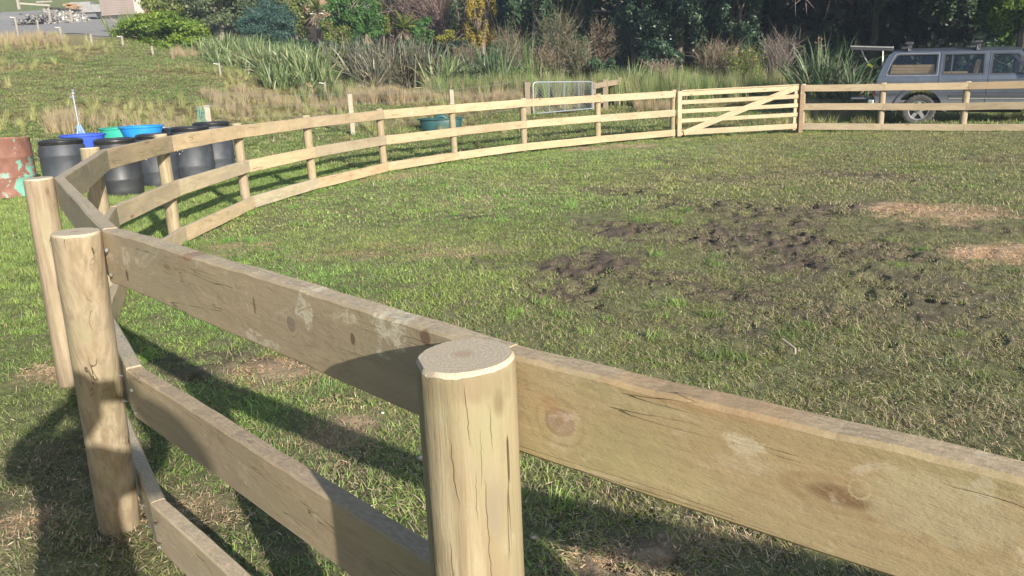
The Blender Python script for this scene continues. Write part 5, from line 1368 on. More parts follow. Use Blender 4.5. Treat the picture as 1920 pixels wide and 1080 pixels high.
# seedy brown and rank shrubs along the verge
for i, (px, dep, yt, hw, n, m, lm, nl, lb) in enumerate([
    (1050, 33.5, 32, 30, 110, L_TWB, L_OLIVE, 3400, 'tall seedy brown shrub behind the mesh gate'),
    (1128, 32.5, 48, 24, 90, L_TWB, L_BROWN, 2000, 'pinkish brown seedy shrub in front of the dark shelter'),
    (1020, 30.5, 90, 24, 80, L_TWB, L_BROWN, 1300, 'low pinkish shrub directly above the mesh gate'),
    (1085, 30.0, 78, 28, 100, L_TWB, L_OLIVE, 2600, 'olive and brown shrub above the old rail fence'),
    (875, 33.0, 88, 28, 120, L_TWB, L_OLIVE, 900, 'grey bare shrub in the dark gap right of the bronze flax'),
    (1235, 28.8, 118, 26, 120, L_TWP, L_BROWN, 900, 'reddish brown dock-like shrub in the rank verge'),
    (1340, 28.8, 88, 34, 240, L_TWB, L_OLIVE, 1400, 'dry brown shrub at the foot of the glossy bushes'),
    (1455, 29.0, 72, 30, 150, L_TWD, L_BROWN, 500, 'bare grey shrub left of the green flax by the car'),
    (1395, 28.2, 98, 36, 150, L_TWB, L_HEDGE, 4200, 'fresh green weedy shrub beyond the wooden gate'),
    (960, 31.5, 60, 26, 120, L_TWB, L_OLIVE, 1800, 'olive scrub below the narrow conifer')]):
    twigs('verge_shrub', lb, 'shrub', px, dep, yt, hw, m, n, w=.014, leafm=lm, nleaf=nl, lsize=.075)
shrub('verge_bush', 'leafy green bush at the left of the mesh gate', 'bush', 975, 29.2, 118, 22, L_GREEN, 2200, .10, rd=.7, yb=172, trunk=False)
shrub('verge_bush', 'dark green low bush behind the old rail fence', 'bush', 1135, 29.6, 100, 34, L_DARK, 3200, .10, rd=.8, trunk=False, seed=41)
shrub('verge_bush', 'grey-green low bush left of the upright flax', 'bush', 890, 29.6, 112, 40, L_OLIVE, 3600, .10, rd=.8, trunk=False, seed=42)
shrub('verge_bush', 'green low bush in the verge beyond the timber gate', 'bush', 1310, 28.4, 140, 70, L_OLIVE, 4200, .10, rd=.7, trunk=False, seed=43)
for i, (px, dep, yt, yb_, hw, mm, lb) in enumerate([(470, 38.5, 62, 110, 60, L_DARK, 'dark low bush added to darken the gap behind the left flax'), (560, 36.5, 70, 112, 50, L_DARK, 'dark low bush added to darken the gap behind the middle flax'),
    (650, 36, 66, 112, 50, L_DARK, 'dark low bush added to darken the gap behind the left bronze flax'), (750, 35.5, 70, 116, 50, L_DARK, 'dark low bush added to darken the gap behind the right bronze flax'), (850, 35, 74, 124, 48, L_SHADE, 'very dark bush added to darken the gap below the golden leaves'),
    (960, 34.5, 70, 140, 50, L_DARK, 'dark bush added to darken the gap under the narrow conifer'), (1070, 34.6, 60, 150, 60, L_DARK, 'dark green bush added to darken the gaps behind the seedy brown shrubs'), (1450, 31.5, 80, 150, 60, L_SHADE, 'very dark bush added to darken the mouth of the shaded wood'), (1560, 29, 70, 150, 70, L_SHADE, 'very dark bush added to darken the gap behind the big green flax')]):
    shrub('shade_filler_bush', lb, 'bush', px, dep, yt, hw, mm, 3600, .13, nclump=34, rd=.8, trunk=False, seed=500 + i, yb=yb_)  # dark bushes added to put shade into the gaps between plants
# hanging dead branches at the top of the picture over the wood
g = ground_at(1500, 28.0); t = thing('dead_branch', 'pale leafless branches hanging over the dark wood', 'branch', (g[0], g[1], ztop(1500, -30, 28)))
r = np.random.default_rng(4); n = 46; S = np.stack([r.uniform(-1.2, 1.0, n), r.uniform(-.4, .4, n), r.uniform(-.25, .35, n)], -1); D = unit(np.stack([r.normal(0, 1, n), r.normal(0, .3, n), r.normal(-.45, .35, n)], -1))
V, Fs, rn = ribbons(S, D, r.uniform(.4, 1.3, n), np.full(n, .022), r, 5, .25, 3.0); np_obj('twigs', V, Fs, L_TWP, t, rnd=rn)
bm = bmesh.new(); rr = random.Random(3); taper(bm, (-1.6, 0, .9), (1.2, 0, -.1), .05, .015, .08, rr, 6, 6); taper(bm, (-1.0, .2, .9), (.6, .2, -.4), .035, .01, .08, rr, 6, 6); bm_obj('bough', bm, BARKP, t, smooth=True)

# ---- flax
FX = [
 (243, 41.5, 18, 30, 110, L_FLAX, 'dark leaved flax at the edge of the gravel yard, farthest left', .35, 4, 0),
 (392, 36.5, 70, 22, 150, L_FLAX, 'grey-green flax touching the bright hedge', .8, 20, 0), (425, 35.5, 60, 26, 190, L_FLAX, 'tall grey-green flax under the olive tree', .8, 25, 0),
 (462, 34.6, 66, 26, 190, L_FLAX, 'grey-green flax right of the olive trunk', .9, 25, 0), (408, 34.2, 88, 20, 120, L_FLAX, 'low grey-green flax drooping over the bank below the hedge', 1.1, 20, 0),
 (500, 31.8, 84, 26, 210, L_FLAX, 'grey-green flax under the blue-green conifer, left half', .9, 25, 0), (540, 31.0, 80, 28, 230, L_FLAX, 'broad grey-green flax in the middle of the bank', .9, 25, 0),
 (582, 30.4, 88, 28, 220, L_FLAX, 'grey-green flax just left of the bronze flax', 1.0, 40, 0), (520, 29.6, 112, 24, 150, L_FLAX, 'low front flax above the dry grass', 1.1, 30, 0),
 (485, 33.4, 68, 26, 150, L_FLAX, 'rear flax standing just under the blue-green conifer', .8, 20, 0), (615, 31.4, 80, 26, 170, L_FLAX, 'last grey-green flax where the bronze row begins', .9, 30, 0), (600, 29.4, 118, 24, 120, L_FLAX, 'low flax drooping into the dry grass below the bronze row', 1.2, 30, 0), (440, 32.8, 92, 24, 130, L_FLAX, 'front flax low on the left part of the bank', 1.0, 20, 0),
 (905, 31.0, 92, 22, 110, L_FLAXG, 'green flax partly hidden left of the upright fan', .8, 20, 0), (1010, 30.0, 104, 22, 100, L_FLAX, 'flax rising behind the left end of the mesh gate', .8, 20, 0), (835, 30.4, 96, 22, 110, L_FLAX, 'green-grey flax right of the bronze row', .9, 30, 0),
 (560, 33.0, 74, 26, 150, L_FLAX, 'rear grey-green flax with dark gap behind', .8, 20, 0),
 (645, 32.0, 74, 28, 180, L_FLAXB, 'bronze flax at the left of the bronze row', .7, 50, 0), (688, 31.4, 72, 28, 200, L_FLAXB, 'bronze flax below the round green bush', .8, 60, 0),
 (728, 31.0, 70, 26, 200, L_FLAXB, 'upright bronze flax below the tree fern', .7, 70, 1), (765, 31.0, 76, 24, 180, L_FLAXB, 'bronze flax over the pale dry tussock', .8, 80, 0),
 (800, 31.4, 74, 24, 170, L_FLAXB, 'bronze flax at the right end of the bronze row', .8, 50, 0), (700, 29.8, 100, 24, 120, L_FLAXB, 'low arching bronze flax in front', 1.3, 60, 0),
 (935, 29.6, 84, 24, 120, L_FLAXG, 'upright green flax fan below the autumn tree', .45, 20, 0), (975, 33.0, 66, 20, 110, L_FLAX, 'stiff grey flax under the narrow conifer', .5, 15, 0),
 (1183, 28.2, 112, 22, 90, L_FLAX, 'pale flax right of the old rail fence', .7, 30, 0), (1290, 28.6, 128, 20, 40, L_FLAXD, 'dead straw-coloured flax in the verge', 1.0, 40, 0),
 (1545, 24.6, 76, 42, 190, L_FLAXG, 'big dark green flax beside the open tailgate', 1.25, 90, 2), (1596, 23.6, 112, 26, 60, L_FLAXG, 'drooping flax with dead leaves touching the tailgate', 1.3, 110, 0)]
for px, dep, yt, hw, n, m, lb, dr, dead, st in FX: flax(px, dep, yt, hw, n, m, lb, droop=dr, dead=dead, stalks=st, wid=.06)
# ---- cabbage tree and tree fern
def palm(name, label, px, dep, yhead, R, n, m, skirt, wid, droop, trunk_r=.12, ang=1.35):
    g = ground_at(px, dep); H = ztop(px, yhead, dep) - g[2]; r = np.random.default_rng(int(px)); t = thing(name, label, 'tree', g)
    bm = bmesh.new(); taper(bm, (0, 0, -.2), (0.05, 0, H), trunk_r, trunk_r * .8, .03, random.Random(1), 8, 5); bm_obj('trunk', bm, BARK, t, smooth=True)
    th = np.arccos(r.uniform(math.cos(ang + .5), 1, n)); ph = r.uniform(0, 2 * PI, n); D = np.stack([np.sin(th) * np.cos(ph), np.sin(th) * np.sin(ph), np.cos(th)], -1)
    V, Fs, rn = ribbons(np.tile([[.05, 0, H]], (n, 1)) + r.normal(0, .04, (n, 3)), D, R * r.uniform(.75, 1.15, n), np.full(n, wid), r, 5, droop, .6); np_obj('fronds', V, Fs, m, t, rnd=rn)
    if skirt:
        D = np.stack([r.normal(0, .45, skirt), r.normal(0, .45, skirt), np.full(skirt, -.8)], -1)
        V, Fs, rn = ribbons(np.tile([[.05, 0, H - .1]], (skirt, 1)), D, R * r.uniform(.6, 1.2, skirt), np.full(skirt, wid * .8), r, 4, .4, .6); np_obj('dead_skirt', V, Fs, L_FLAXD, t, rnd=rn)
palm('cabbage_tree', 'cabbage tree with a spiky head and tan skirt in front of the house', 600, 46, 18, .95, 150, L_LIGHT, 120, .06, .5)
palm('tree_fern', 'small bright tree fern between the plum and the green bush', 760, 37, 52, .85, 60, L_LIGHT, 30, .13, 1.0, .10, 1.2)
palm('tree_fern', 'dark tree fern beside the blue-green conifer', 690, 38.6, 62, .9, 50, L_GREEN, 20, .13, 1.0, .10, 1.2)

# ================================================================== BUILDINGS ON THE HILL
PINKB = m_simple('dusty_pink_weatherboard', (0.235, 0.190, 0.170), .75, var=.25, scale=3)
PLWALL = m_simple('pale_corner_board', (0.40, 0.355, 0.32), .7, var=.2)
BRN = m_simple('brown_cladding', (0.25, 0.15, 0.10), .8, var=.3)
DKW = m_simple('dark_stained_timber', (0.055, 0.048, 0.042), .85, var=.5)
ROOF = m_simple('dark_roof_iron', (0.09, 0.085, 0.09), .5, .3, var=.3)
WF = m_simple('white_window_frame', (0.80, 0.80, 0.78), .5, var=.15)
def flat_glass(): 
    return m_simple('window_glass', (0.10, 0.12, 0.14), .08, 0, .8, .2)
GL = flat_glass()
# shed
a = ground_at(193, 55.5); b = ground_at(257, 55.1); A = Vector((a[0], a[1], ztop(193, 28, 55.5))); B = Vector((b[0], b[1], ztop(257, 27, 55.1)))
d = (B - A); L = d.length; ang = math.atan2(d.y, d.x)
shed = thing('boarded_shed', 'dusty pink weatherboarded shed with a pale corner at the end of the gravel yard', 'shed', A, ang)
pitch = math.atan2(B.z - A.z, math.hypot(d.x, d.y))
Wd, Hs = L, 3.0
bm = bmesh.new(); box(bm, (Wd / 2, 1.6, Hs / 2 - .2), (Wd - .1, 3.0, Hs + .2)); bm_obj('wall', bm, DKW, shed)
bh = .15; nb = int(Hs / bh)
bb = bmesh.new(); v = [(-Wd / 2, 0, 0), (Wd / 2, 0, 0), (Wd / 2, 0.022, bh * 1.08), (-Wd / 2, .022, bh * 1.08), (-Wd / 2, .04, 0), (Wd / 2, .04, 0), (Wd / 2, .04, bh * 1.08), (-Wd / 2, .04, bh * 1.08)]
vv = [bb.verts.new(x) for x in v]
for f in ((0, 1, 2, 3), (4, 7, 6, 5), (0, 4, 5, 1), (3, 2, 6, 7), (0, 3, 7, 4), (1, 5, 6, 2)): bb.faces.new([vv[i] for i in f])
bmesh.ops.recalc_face_normals(bb, faces=bb.faces); bme = bpy.data.meshes.new('board'); bb.to_mesh(bme); bb.free(); bme.materials.append(PINKB)
for i in range(nb):
    o = bpy.data.objects.new('board', bme); link(o, shed); o.location = (Wd / 2, .045, -.05 + i * bh)
bm = bmesh.new(); box(bm, (Wd + .32, .10, Hs / 2), (.62, .12, Hs + .1)); bm_obj('corner_board', bm, PLWALL, shed, bevel=.01)
bm = bmesh.new(); box(bm, (Wd + .66, 1.8, Hs / 2), (.06, 3.4, Hs + .1)); bm_obj('side_wall', bm, BRN, shed)
bm = bmesh.new(); vs = [bm.verts.new(p) for p in ((-.4, -.4, Hs), (Wd + .9, -.4, Hs), (Wd + .9, 1.6, Hs + 1), (-.4, 1.6, Hs + 1), (Wd + .9, 3.6, Hs), (-.4, 3.6, Hs))]
bm.faces.new(vs[:4]); bm.faces.new((vs[3], vs[2], vs[4], vs[5])); bmesh.ops.solidify(bm, geom=bm.faces[:], thickness=.08); bm_obj('roof', bm, ROOF, shed)
# stone retaining wall with posts and cap
a = ground_at(93, 50); b = ground_at(178, 53); A = Vector((a[0], a[1], ztop(93, 41, 50))); B = Vector((b[0], b[1], ztop(178, 37, 53))); d = B - A; L = d.length; ang = math.atan2(d.y, d.x)
st = thing('stone_wall', 'low retaining wall of grey river stones with pale posts at the back of the gravel yard', 'wall', A, ang)
STN = m_leaf('grey_river_stone', (0.13, 0.127, 0.122), (0.32, 0.31, 0.295), (0.50, 0.49, 0.46), 0, .9, .2)
def stones(n, fn, seed, s0, s1):
    r = np.random.default_rng(seed); bm = bmesh.new(); bmesh.ops.create_icosphere(bm, subdivisions=1, radius=1); bv = np.array([v.co[:] for v in bm.verts]); bf = np.array([[v.index for v in f.verts] for f in bm.faces]); bm.free()
    P = fn(r, n); S = r.uniform(s0, s1, (n, 1, 1)) * r.uniform(.6, 1.3, (n, 1, 3)); V = (bv[None] * (1 + r.normal(0, .12, (n, len(bv), 1)))) * S + P[:, None]
    Fc = (bf[None] + (np.arange(n) * len(bv))[:, None, None]).reshape(-1, 3); return V.reshape(-1, 3), Fc, np.repeat(r.random(n), len(bf))
hw_ = .80
V, Fc, rn = stones(900, lambda r, n: np.stack([r.uniform(0, L, n), r.uniform(-.05, .12, n) + .12, r.uniform(-.1, 1, n) ** 1.0 * hw_ * .98], -1) * np.array([1, 1, 1]), 5, .05, .11)
k = V[:, 0] > L * .75; V[k, 2] *= np.clip(1.0 - (V[k, 0] - L * .75) / (L * .35), .3, 1)
o = np_obj('stones', V, Fc, STN, st, rnd=rn); tag(o, kind='stuff')
for f in (.04, .49):
    bm = bmesh.new(); box(bm, (L * f, -.06, hw_ / 2), (.13, .10, hw_ + .14)); bm_obj('post', bm, EL, st, bevel=.01)
bm = bmesh.new(); box(bm, (L * .36, -.05, hw_ + .04), (L * .72, .12, .07)); bm_obj('cap_rail', bm, DKW, st)
# loose rubble spilling left of the wall
c_ = ground_at(72, 50.5)
V, Fc, rn = stones(500, lambda r, n: np.stack([r.normal(0, .75, n), r.normal(0, .5, n), r.random(n) * .55], -1) * np.array([1, 1, 1]), 6, .05, .10)
V[:, 2] *= np.clip(1.2 - np.abs(V[:, 0] - .6) / 1.9, .05, 1); V = V + np.array([c_[0], c_[1], c_[2]])
o = np_obj('rubble_pile', V, Fc, m_leaf('dark_rubble', (0.10, 0.10, 0.10), (0.24, 0.235, 0.22), None, 0, .9, .2), rnd=rn); tag(o, kind='stuff'); o['label'] = 'dark stones spilling from the left end of the stone wall'
# earth fill behind wall
# split timber stacked on top
c_ = (A + B) / 2 + Vector((-.15, .9, 0)); zt3 = ztop(127, 15, 51.8)
wp = thing('firewood_stack', 'small stack of orange split firewood above the stone wall', 'firewood', (c_.x, c_.y, zt3 - .1), ang)
WOODO = m_simple('orange_split_wood', (0.36, 0.24, 0.14), .8, var=.5, scale=9, dirt=(.2, .12, .07))
lg = bmesh.new(); tube(lg, [(-.36, 0, 0), (.36, .02, 0)], [.05, .045], 6); bmesh.ops.recalc_face_normals(lg, faces=lg.faces); lme = bpy.data.meshes.new('log'); lg.to_mesh(lme); lg.free(); lme.materials.append(WOODO)
rr = random.Random(8)
for j in range(4):
    for i in range(7 - j):
        o = bpy.data.objects.new('log', lme); link(o, wp); o.location = (-.1 + rr.uniform(-.25, .25), -.3 + i * .11 + j * .05, .05 + j * .10); o.rotation_euler = (0, rr.uniform(-.05, .05), rr.uniform(-.15, .15))
bl = thing('feed_sack', 'white sack lying left of the orange firewood', 'sack', (c_.x - 1.05, c_.y, zt3 - .08), ang)
bm = bmesh.new(); bmesh.ops.create_icosphere(bm, subdivisions=3, radius=1, matrix=Matrix.Diagonal((.36, .22, .13, 1))); bm_obj('sack', bm, WHT, bl, smooth=True)
blk = thing('concrete_step', 'grey concrete block ledge between the firewood and the shed', 'ledge', (0, 0, 0))
c1 = ground_at(172, 56); bm = bmesh.new(); box(bm, (0, 0, 0), (2.0, .8, .5)); box(bm, (-.6, .5, .25), (1.4, .8, .5)); o = bm_obj('slab', bm, m_simple('weathered_concrete', (0.23, 0.23, 0.225), .9, var=.4), blk, bevel=.02); o.location = (c1[0], c1[1], ztop(172, 14, 56) - .1)
# rail fence at the top left
fr = thing('paddock_rail', 'low grey paddock rail with one post on the hill above the gravel', 'fence')
p0 = ground_at(42, 62); p1 = ground_at(100, 63); P0 = Vector((p0[0], p0[1], ztop(42, 6, 62))); P1 = Vector((p1[0], p1[1], ztop(100, 10, 63))); dd = P1 - P0
bm = bmesh.new(); box(bm, (0, 0, 0), (dd.length, .05, .13)); o = bm_obj('rail', bm, EL, fr, bevel=.01); o.location = (P0 + P1) / 2; o.rotation_euler = dd.to_track_quat('X', 'Z').to_euler()
bm = bmesh.new(); box(bm, (0, 0, .1), (.17, .17, 1.1)); o = bm_obj('post', bm, EL, fr, bevel=.01); o.location = P0 + Vector((0, -.02, 0))
bm = bmesh.new(); box(bm, (0, 0, 0), (1.2, .1, .12)); o = bm_obj('rail', bm, EL, fr, bevel=.01); o.location = P1 + Vector((-.4, 0, .28))
# two glimpsed houses
def window(parent, x, z, w, h, y=0.0):
    bm = bmesh.new(); box(bm, (x, y - .03, z + h / 2), (w, .06, .07)); box(bm, (x, y - .03, z - h / 2), (w, .06, .07))
    for s in (-1, 0, 1): box(bm, (x + s * w / 2, y - .03, z), (.07, .062, h + .069))
    f = bm_obj('window', bm, WF, parent)
    bm = bmesh.new(); box(bm, (x, y, z), (w - .02, .02, h - .02)); bm_obj('pane', bm, GL, f)
g = ground_at(592, 58); z0 = ztop(592, 33, 58)
hs = thing('brown_house', 'brown house with white framed windows glimpsed behind the cabbage tree', 'house', (g[0], g[1], z0 - .4), .1)
bm = bmesh.new(); box(bm, (0, 2.5, 1.6), (4.2, 5, 3.4)); bm_obj('wall', bm, BRN, hs)
window(hs, -.55, 1.85, .62, 1.0, -.02); window(hs, 1.1, 2.15, .60, .9, -.02)
bm = bmesh.new()
for i in range(5): box(bm, (-.1 + .1 * i, -.1 - .24 * (5 - i), .95 - i * .0 - (5 - i) * .17), (1.1, .26, .05))
bm_obj('steps', bm, WF, hs)
bm = bmesh.new(); vs = [bm.verts.new(p) for p in ((-2.5, -.5, 3.3), (2.5, -.5, 3.3), (2.5, 2.5, 4.6), (-2.5, 2.5, 4.6), (2.5, 5.5, 3.3), (-2.5, 5.5, 3.3))]
bm.faces.new(vs[:4]); bm.faces.new((vs[3], vs[2], vs[4], vs[5])); bmesh.ops.solidify(bm, geom=bm.faces[:], thickness=.1); bm_obj('roof', bm, ROOF, hs)
g = ground_at(703, 54); z0 = ztop(703, 15, 54)
h2 = thing('white_house', 'white house corner with glazed porch showing above the round green bush', 'house', (g[0], g[1], z0 - 1.2), .05)
bm = bmesh.new(); box(bm, (0, 2, 2.2), (1.1, 4, 4.4)); bm_obj('wall', bm, WF, h2)
window(h2, -.26, 1.62, .42, .75, -.02); window(h2, .27, 1.62, .42, .75, -.02)
bm = bmesh.new(); box(bm, (0, 1.8, 4.45), (1.7, 4.6, .12)); bm_obj('roof', bm, ROOF, h2)
# dark shelter
g = ground_at(1140, 37.5); zr = ztop(1140, 24, 37.5); zb_ = g[2]
sh = thing('timber_shelter', 'small dark timber shelter with a sloping roof in the trees', 'shelter', (g[0], g[1], zb_), -.15)
H = zr - zb_
for i in range(9):
    bm = bmesh.new(); box(bm, (.12 + i * .115, 0, H / 2 - .06), (.105, .04, H - .16)); bm_obj('plank', bm, m_simple('dark_plank', (0.075, 0.065, 0.058), .85, var=.5) if i == 0 else bpy.data.materials['dark_plank'], sh, bevel=.004)
bm = bmesh.new(); box(bm, (.62, 1.0, H / 2 - .1), (1.06, .04, H - .2)); bm_obj('back_wall', bm, DKW, sh)
for x in (-.45,):
    bm = bmesh.new(); box(bm, (x, .05, H / 2 - .1), (.1, .1, H - .15)); bm_obj('post', bm, DKW, sh)
bm = bmesh.new(); box(bm, (.25, .4, H), (1.9, 1.7, .07), Matrix.Rotation(.10, 4, 'Y')); bm_obj('roof', bm, ROOF, sh)
# pale pole behind the pink twigs
g = ground_at(861, 52); t = thing('power_pole', 'thin pale pole standing behind the pink bare tree', 'pole', g)
bm = bmesh.new(); tube(bm, [(0, 0, -.2), (-.05, 0, 8)], [.07, .055], 8); bm_obj('pole', bm, EL, t, smooth=True)

# ================================================================== FOUR WHEEL DRIVE
def m_paint():
    m, nt, out = mat('blue_grey_car_paint'); tc = nt.nodes.new('ShaderNodeTexCoord')
    n = noise(nt, tc.outputs['Object'], 3, 5, .6).outputs[0]; n2 = noise(nt, tc.outputs['Object'], 60, 3, .6).outputs[0]
    sx = nd(nt, 'ShaderNodeSeparateXYZ', None, Vector=tc.outputs['Object'])
    c = mixc(nt, ramp(nt, n, .35, .7), (0.085, 0.098, 0.130), (0.115, 0.128, 0.16))
    dust = ramp(nt, mth(nt, 'ADD', sx.outputs[2], mth(nt, 'MULTIPLY', n, .3)), .55, .95, .55, 0.0)
    c = mixc(nt, dust, c, (0.27, 0.25, 0.22))
    finish(nt, out, c, mth(nt, 'ADD', .30, mth(nt, 'MULTIPLY', dust, .5)), n2, .04, .001, metal=mth(nt, 'SUBTRACT', .50, mth(nt, 'MULTIPLY', dust, .5)), coat=.5)
    return m
PAINT = m_paint(); RUB = m_simple('black_rubber', (0.03, 0.03, 0.03), .85, var=.5, dirt=(.12, .105, .085)); CGL = m_glass('car_glass', (.88, .90, .91), .6)
TRIM = m_simple('dark_trim', (0.03, 0.032, 0.038), .6, var=.3); CHR = m_simple('silver_alloy', (0.55, 0.55, 0.53), .35, .8, var=.4, dirt=(.25, .22, .18), scale=9)
INT = m_simple('grey_interior', (0.10, 0.10, 0.105), .9, var=.3); PLY = m_simple('timber_boards', (0.68, 0.46, 0.24), .7, var=.4, scale=5)
RED = m_simple('red_lamp_lens', (0.40, 0.03, 0.02), .25)
gr_ = ground_at(1719, 19.75)
car = thing('four_wheel_drive', 'blue-grey four wheel drive wagon with its tailgate open, parked behind the fence', 'car', (gr_[0], gr_[1], gr_[2]), math.radians(-26.5))
car.rotation_euler = (0, math.radians(1.7), math.radians(-26.5))
CS = 1450 / 19.4 / 74.0
CW = 1.84
def yin(z): return 0.0 + max(0, z - 1.17) * .27 + max(0, .60 - z) * .12 + 0.012 * abs(z - .98) / .4
def arc(cx, cz, r, a0, a1, n=14): return [(cx + r * math.cos(math.radians(a0 + (a1 - a0) * i / n)), cz + r * math.sin(math.radians(a0 + (a1 - a0) * i / n))) for i in range(n + 1)]
def panel(name, outer, holes=(), m=PAINT, th=.03, off=0.0, parent=None, both=True, smooth=True):
    loops = [outer] + list(holes); P3 = [[Vector((x, z, 0)) for x, z in lp] for lp in loops]; tris = tessellate_polygon(P3); flat = [p for lp in loops for p in lp]
    objs = []
    for side in ((0, 1) if both else (0,)):
        bm = bmesh.new(); vs = [bm.verts.new((x, 0, z)) for x, z in flat]
        for tri in tris:
            try: bm.faces.new([vs[i] for i in tri])
            except ValueError: pass
        for zc in (.45, .52, .6, .8, .98, 1.1, 1.17, 1.24, 1.4, 1.6, 1.75): bmesh.ops.bisect_plane(bm, geom=bm.verts[:] + bm.edges[:] + bm.faces[:], plane_co=(0, 0, zc), plane_no=(0, 0, 1))
        for v in bm.verts: v.co.y = yin(v.co.z) + off
        res = bmesh.ops.extrude_face_region(bm, geom=bm.faces[:])
        for v in [e for e in res['geom'] if isinstance(e, bmesh.types.BMVert)]: v.co.y += th
        if side:
            for v in bm.verts: v.co.y = CW - v.co.y
        objs.append(bm_obj(name, bm, m, parent or car, smooth=smooth))
    return objs
ZB = 1.245
quarter = [(-1.02, .66), (-1.03, .98), (-.985, 1.22), (-.90, 1.50), (-.80, 1.72), (-.70, 1.79), (.345, 1.79), (.345, .80)] + [p for p in arc(0, .385, .53, 48, 172)] + [(-.62, .52), (-1.0, .54)]
rwin = [(-.79, 1.29), (-.70, 1.55), (-.62, 1.70), (-.56, 1.72), (.27, 1.72), (.29, 1.70), (.29, 1.27), (.27, ZB), (-.76, ZB)]
rdoor = [(.357, 1.765), (1.375, 1.765), (1.375, .50), (.56, .50)] + [p for p in arc(0, .385, .53, 12, 46, 6)] + [(.357, .80)]
rdw = [(.43, 1.715), (1.27, 1.715), (1.29, ZB), (.43, ZB)]
fdoor = [(1.387, 1.765), (2.00, 1.765), (2.55, 1.22), (2.60, .95), (2.36, .50), (1.387, .50)]
fdw = [(1.44, 1.715), (1.95, 1.715), (2.43, ZB), (1.43, ZB)]
fender = [(2.562, 1.20), (3.45, 1.10), (3.58, 1.0), (3.60, .70), (3.55, .55), (3.37, .50)] + [p for p in arc(2.85, .385, .52, 13, 167)] + [(2.372, .50), (2.612, .95)]
# joined body shell pieces
panel('rear_quarter', quarter, [rwin]); panel('rear_door', rdoor, [rdw]); panel('front_door', fdoor, [fdw]); panel('front_wing', fender)
def ins(lp, k, cx=None):
    cx = sum(p[0] for p in lp) / len(lp); cz = sum(p[1] for p in lp) / len(lp)
    return [(cx + (x - cx) * (1 + k / max(.2, abs(x - cx))) if abs(x - cx) > .05 else x, cz + (z - cz) * (1 + k / max(.1, abs(z - cz))) if abs(z - cz) > .05 else z) for x, z in lp]
for lp in (rwin, rdw, fdw):
    panel('window', lp, m=CGL, th=.006, off=.022, smooth=False)
    panel('window_seal', ins(lp, .016), [ins(lp, -.016)], m=TRIM, th=.008, off=-.006, smooth=False)
panel('window_trim', ins(rwin, .030), [ins(rwin, .018)], m=CHR, th=.010, off=-.010, smooth=False)
panel('window_divider', [(.585, ZB), (.615, ZB), (.615, 1.72), (.585, 1.72)], m=TRIM, th=.02, off=.012)
panel('body_stripe', [(.62, .70), (2.38, .70), (2.46, .76), (.60, .76)], m=TRIM, th=.012, off=-.010)
panel('body_stripe', [(.66, .80), (2.50, .80), (2.50, .815), (.66, .815)], m=TRIM, th=.012, off=-.008)
panel('body_stripe', [(-1.0, .74), (-.55, .74), (-.50, .80), (-1.0, .80)], m=TRIM, th=.012, off=-.010)
panel('body_stripe', [(.62, .665), (2.36, .665), (2.37, .69), (.62, .69)], m=CHR, th=.010, off=-.012)
panel('body_stripe', [(.66, 1.10), (2.55, 1.10), (2.55, 1.115), (.66, 1.115)], m=TRIM, th=.010, off=-.004)
panel('sill', [(.50, .42), (2.40, .42), (2.42, .485), (.52, .485)], m=CHR, th=.10, off=.02)
panel('wheel_arch_flare', arc(0, .385, .60, -2, 182, 20) + arc(0, .385, .505, 180, 0, 20), m=PAINT, th=.05, off=-.035)
panel('wheel_arch_flare', arc(2.85, .385, .60, 0, 180, 20) + arc(2.85, .385, .495, 180, 0, 20), m=PAINT, th=.05, off=-.035)
for xx in (1.0, 1.56):
    bm = bmesh.new(); box(bm, (xx - .05 if xx < 1.2 else xx, -.012, 1.03), (.17, .03, .035)); bm_obj('door_handle', bm, TRIM if xx > 1.2 else CHR, car, bevel=.006)
# roof, bonnet, ends
bm = bmesh.new(); nx, ny = 16, 10; grid = []
for i in range(nx + 1):
    x = -.74 + (2.02 + .74) * i / nx; e = min(1, (x + .74) / .25, (2.02 - x) / .3); row = []
    for j in range(ny + 1):
        f = j / ny * 2 - 1; y = CW / 2 + f * (CW / 2 - yin(1.79) + .004)
        z = 1.775 + .105 * (1 - abs(f) ** 4) * (.55 + .45 * max(0, e)) ** .6
        row.append(bm.verts.new((x, y, z)))
    grid.append(row)
for i in range(nx):
    for j in range(ny): bm.faces.new((grid[i][j], grid[i + 1][j], grid[i + 1][j + 1], grid[i][j + 1]))
res = bmesh.ops.extrude_face_region(bm, geom=bm.faces[:])
for v in [e for e in res['geom'] if isinstance(e, bmesh.types.BMVert)]: v.co.z -= .03
bm_obj('roof', bm, PAINT, car, smooth=True)
bm = bmesh.new(); vs = [bm.verts.new(p) for p in ((2.56, .06, 1.20), (3.50, .10, 1.09), (3.50, CW - .10, 1.09), (2.56, CW - .06, 1.20))]; bm.faces.new(vs); bmesh.ops.subdivide_edges(bm, edges=bm.edges[:], cuts=6, use_grid_fill=True)
for v in bm.verts: v.co.z += .06 * (1 - ((v.co.y - CW / 2) / (CW / 2)) ** 2)
bmesh.ops.solidify(bm, geom=bm.faces[:], thickness=.03); bm_obj('bonnet', bm, PAINT, car, smooth=True)
bm = bmesh.new(); vs = [bm.verts.new(p) for p in ((2.03, yin(1.77) + .03, 1.80), (2.56, .07, 1.23), (2.56, CW - .07, 1.23), (2.03, CW - yin(1.77) - .03, 1.80))]; bm.faces.new(vs); bmesh.ops.solidify(bm, geom=bm.faces[:], thickness=.008); bm_obj('windscreen', bm, CGL, car)
bm = bmesh.new(); box(bm, (3.56, CW / 2, .86), (.06, CW - .2, .38)); bm_obj('grille', bm, TRIM, car, bevel=.02)
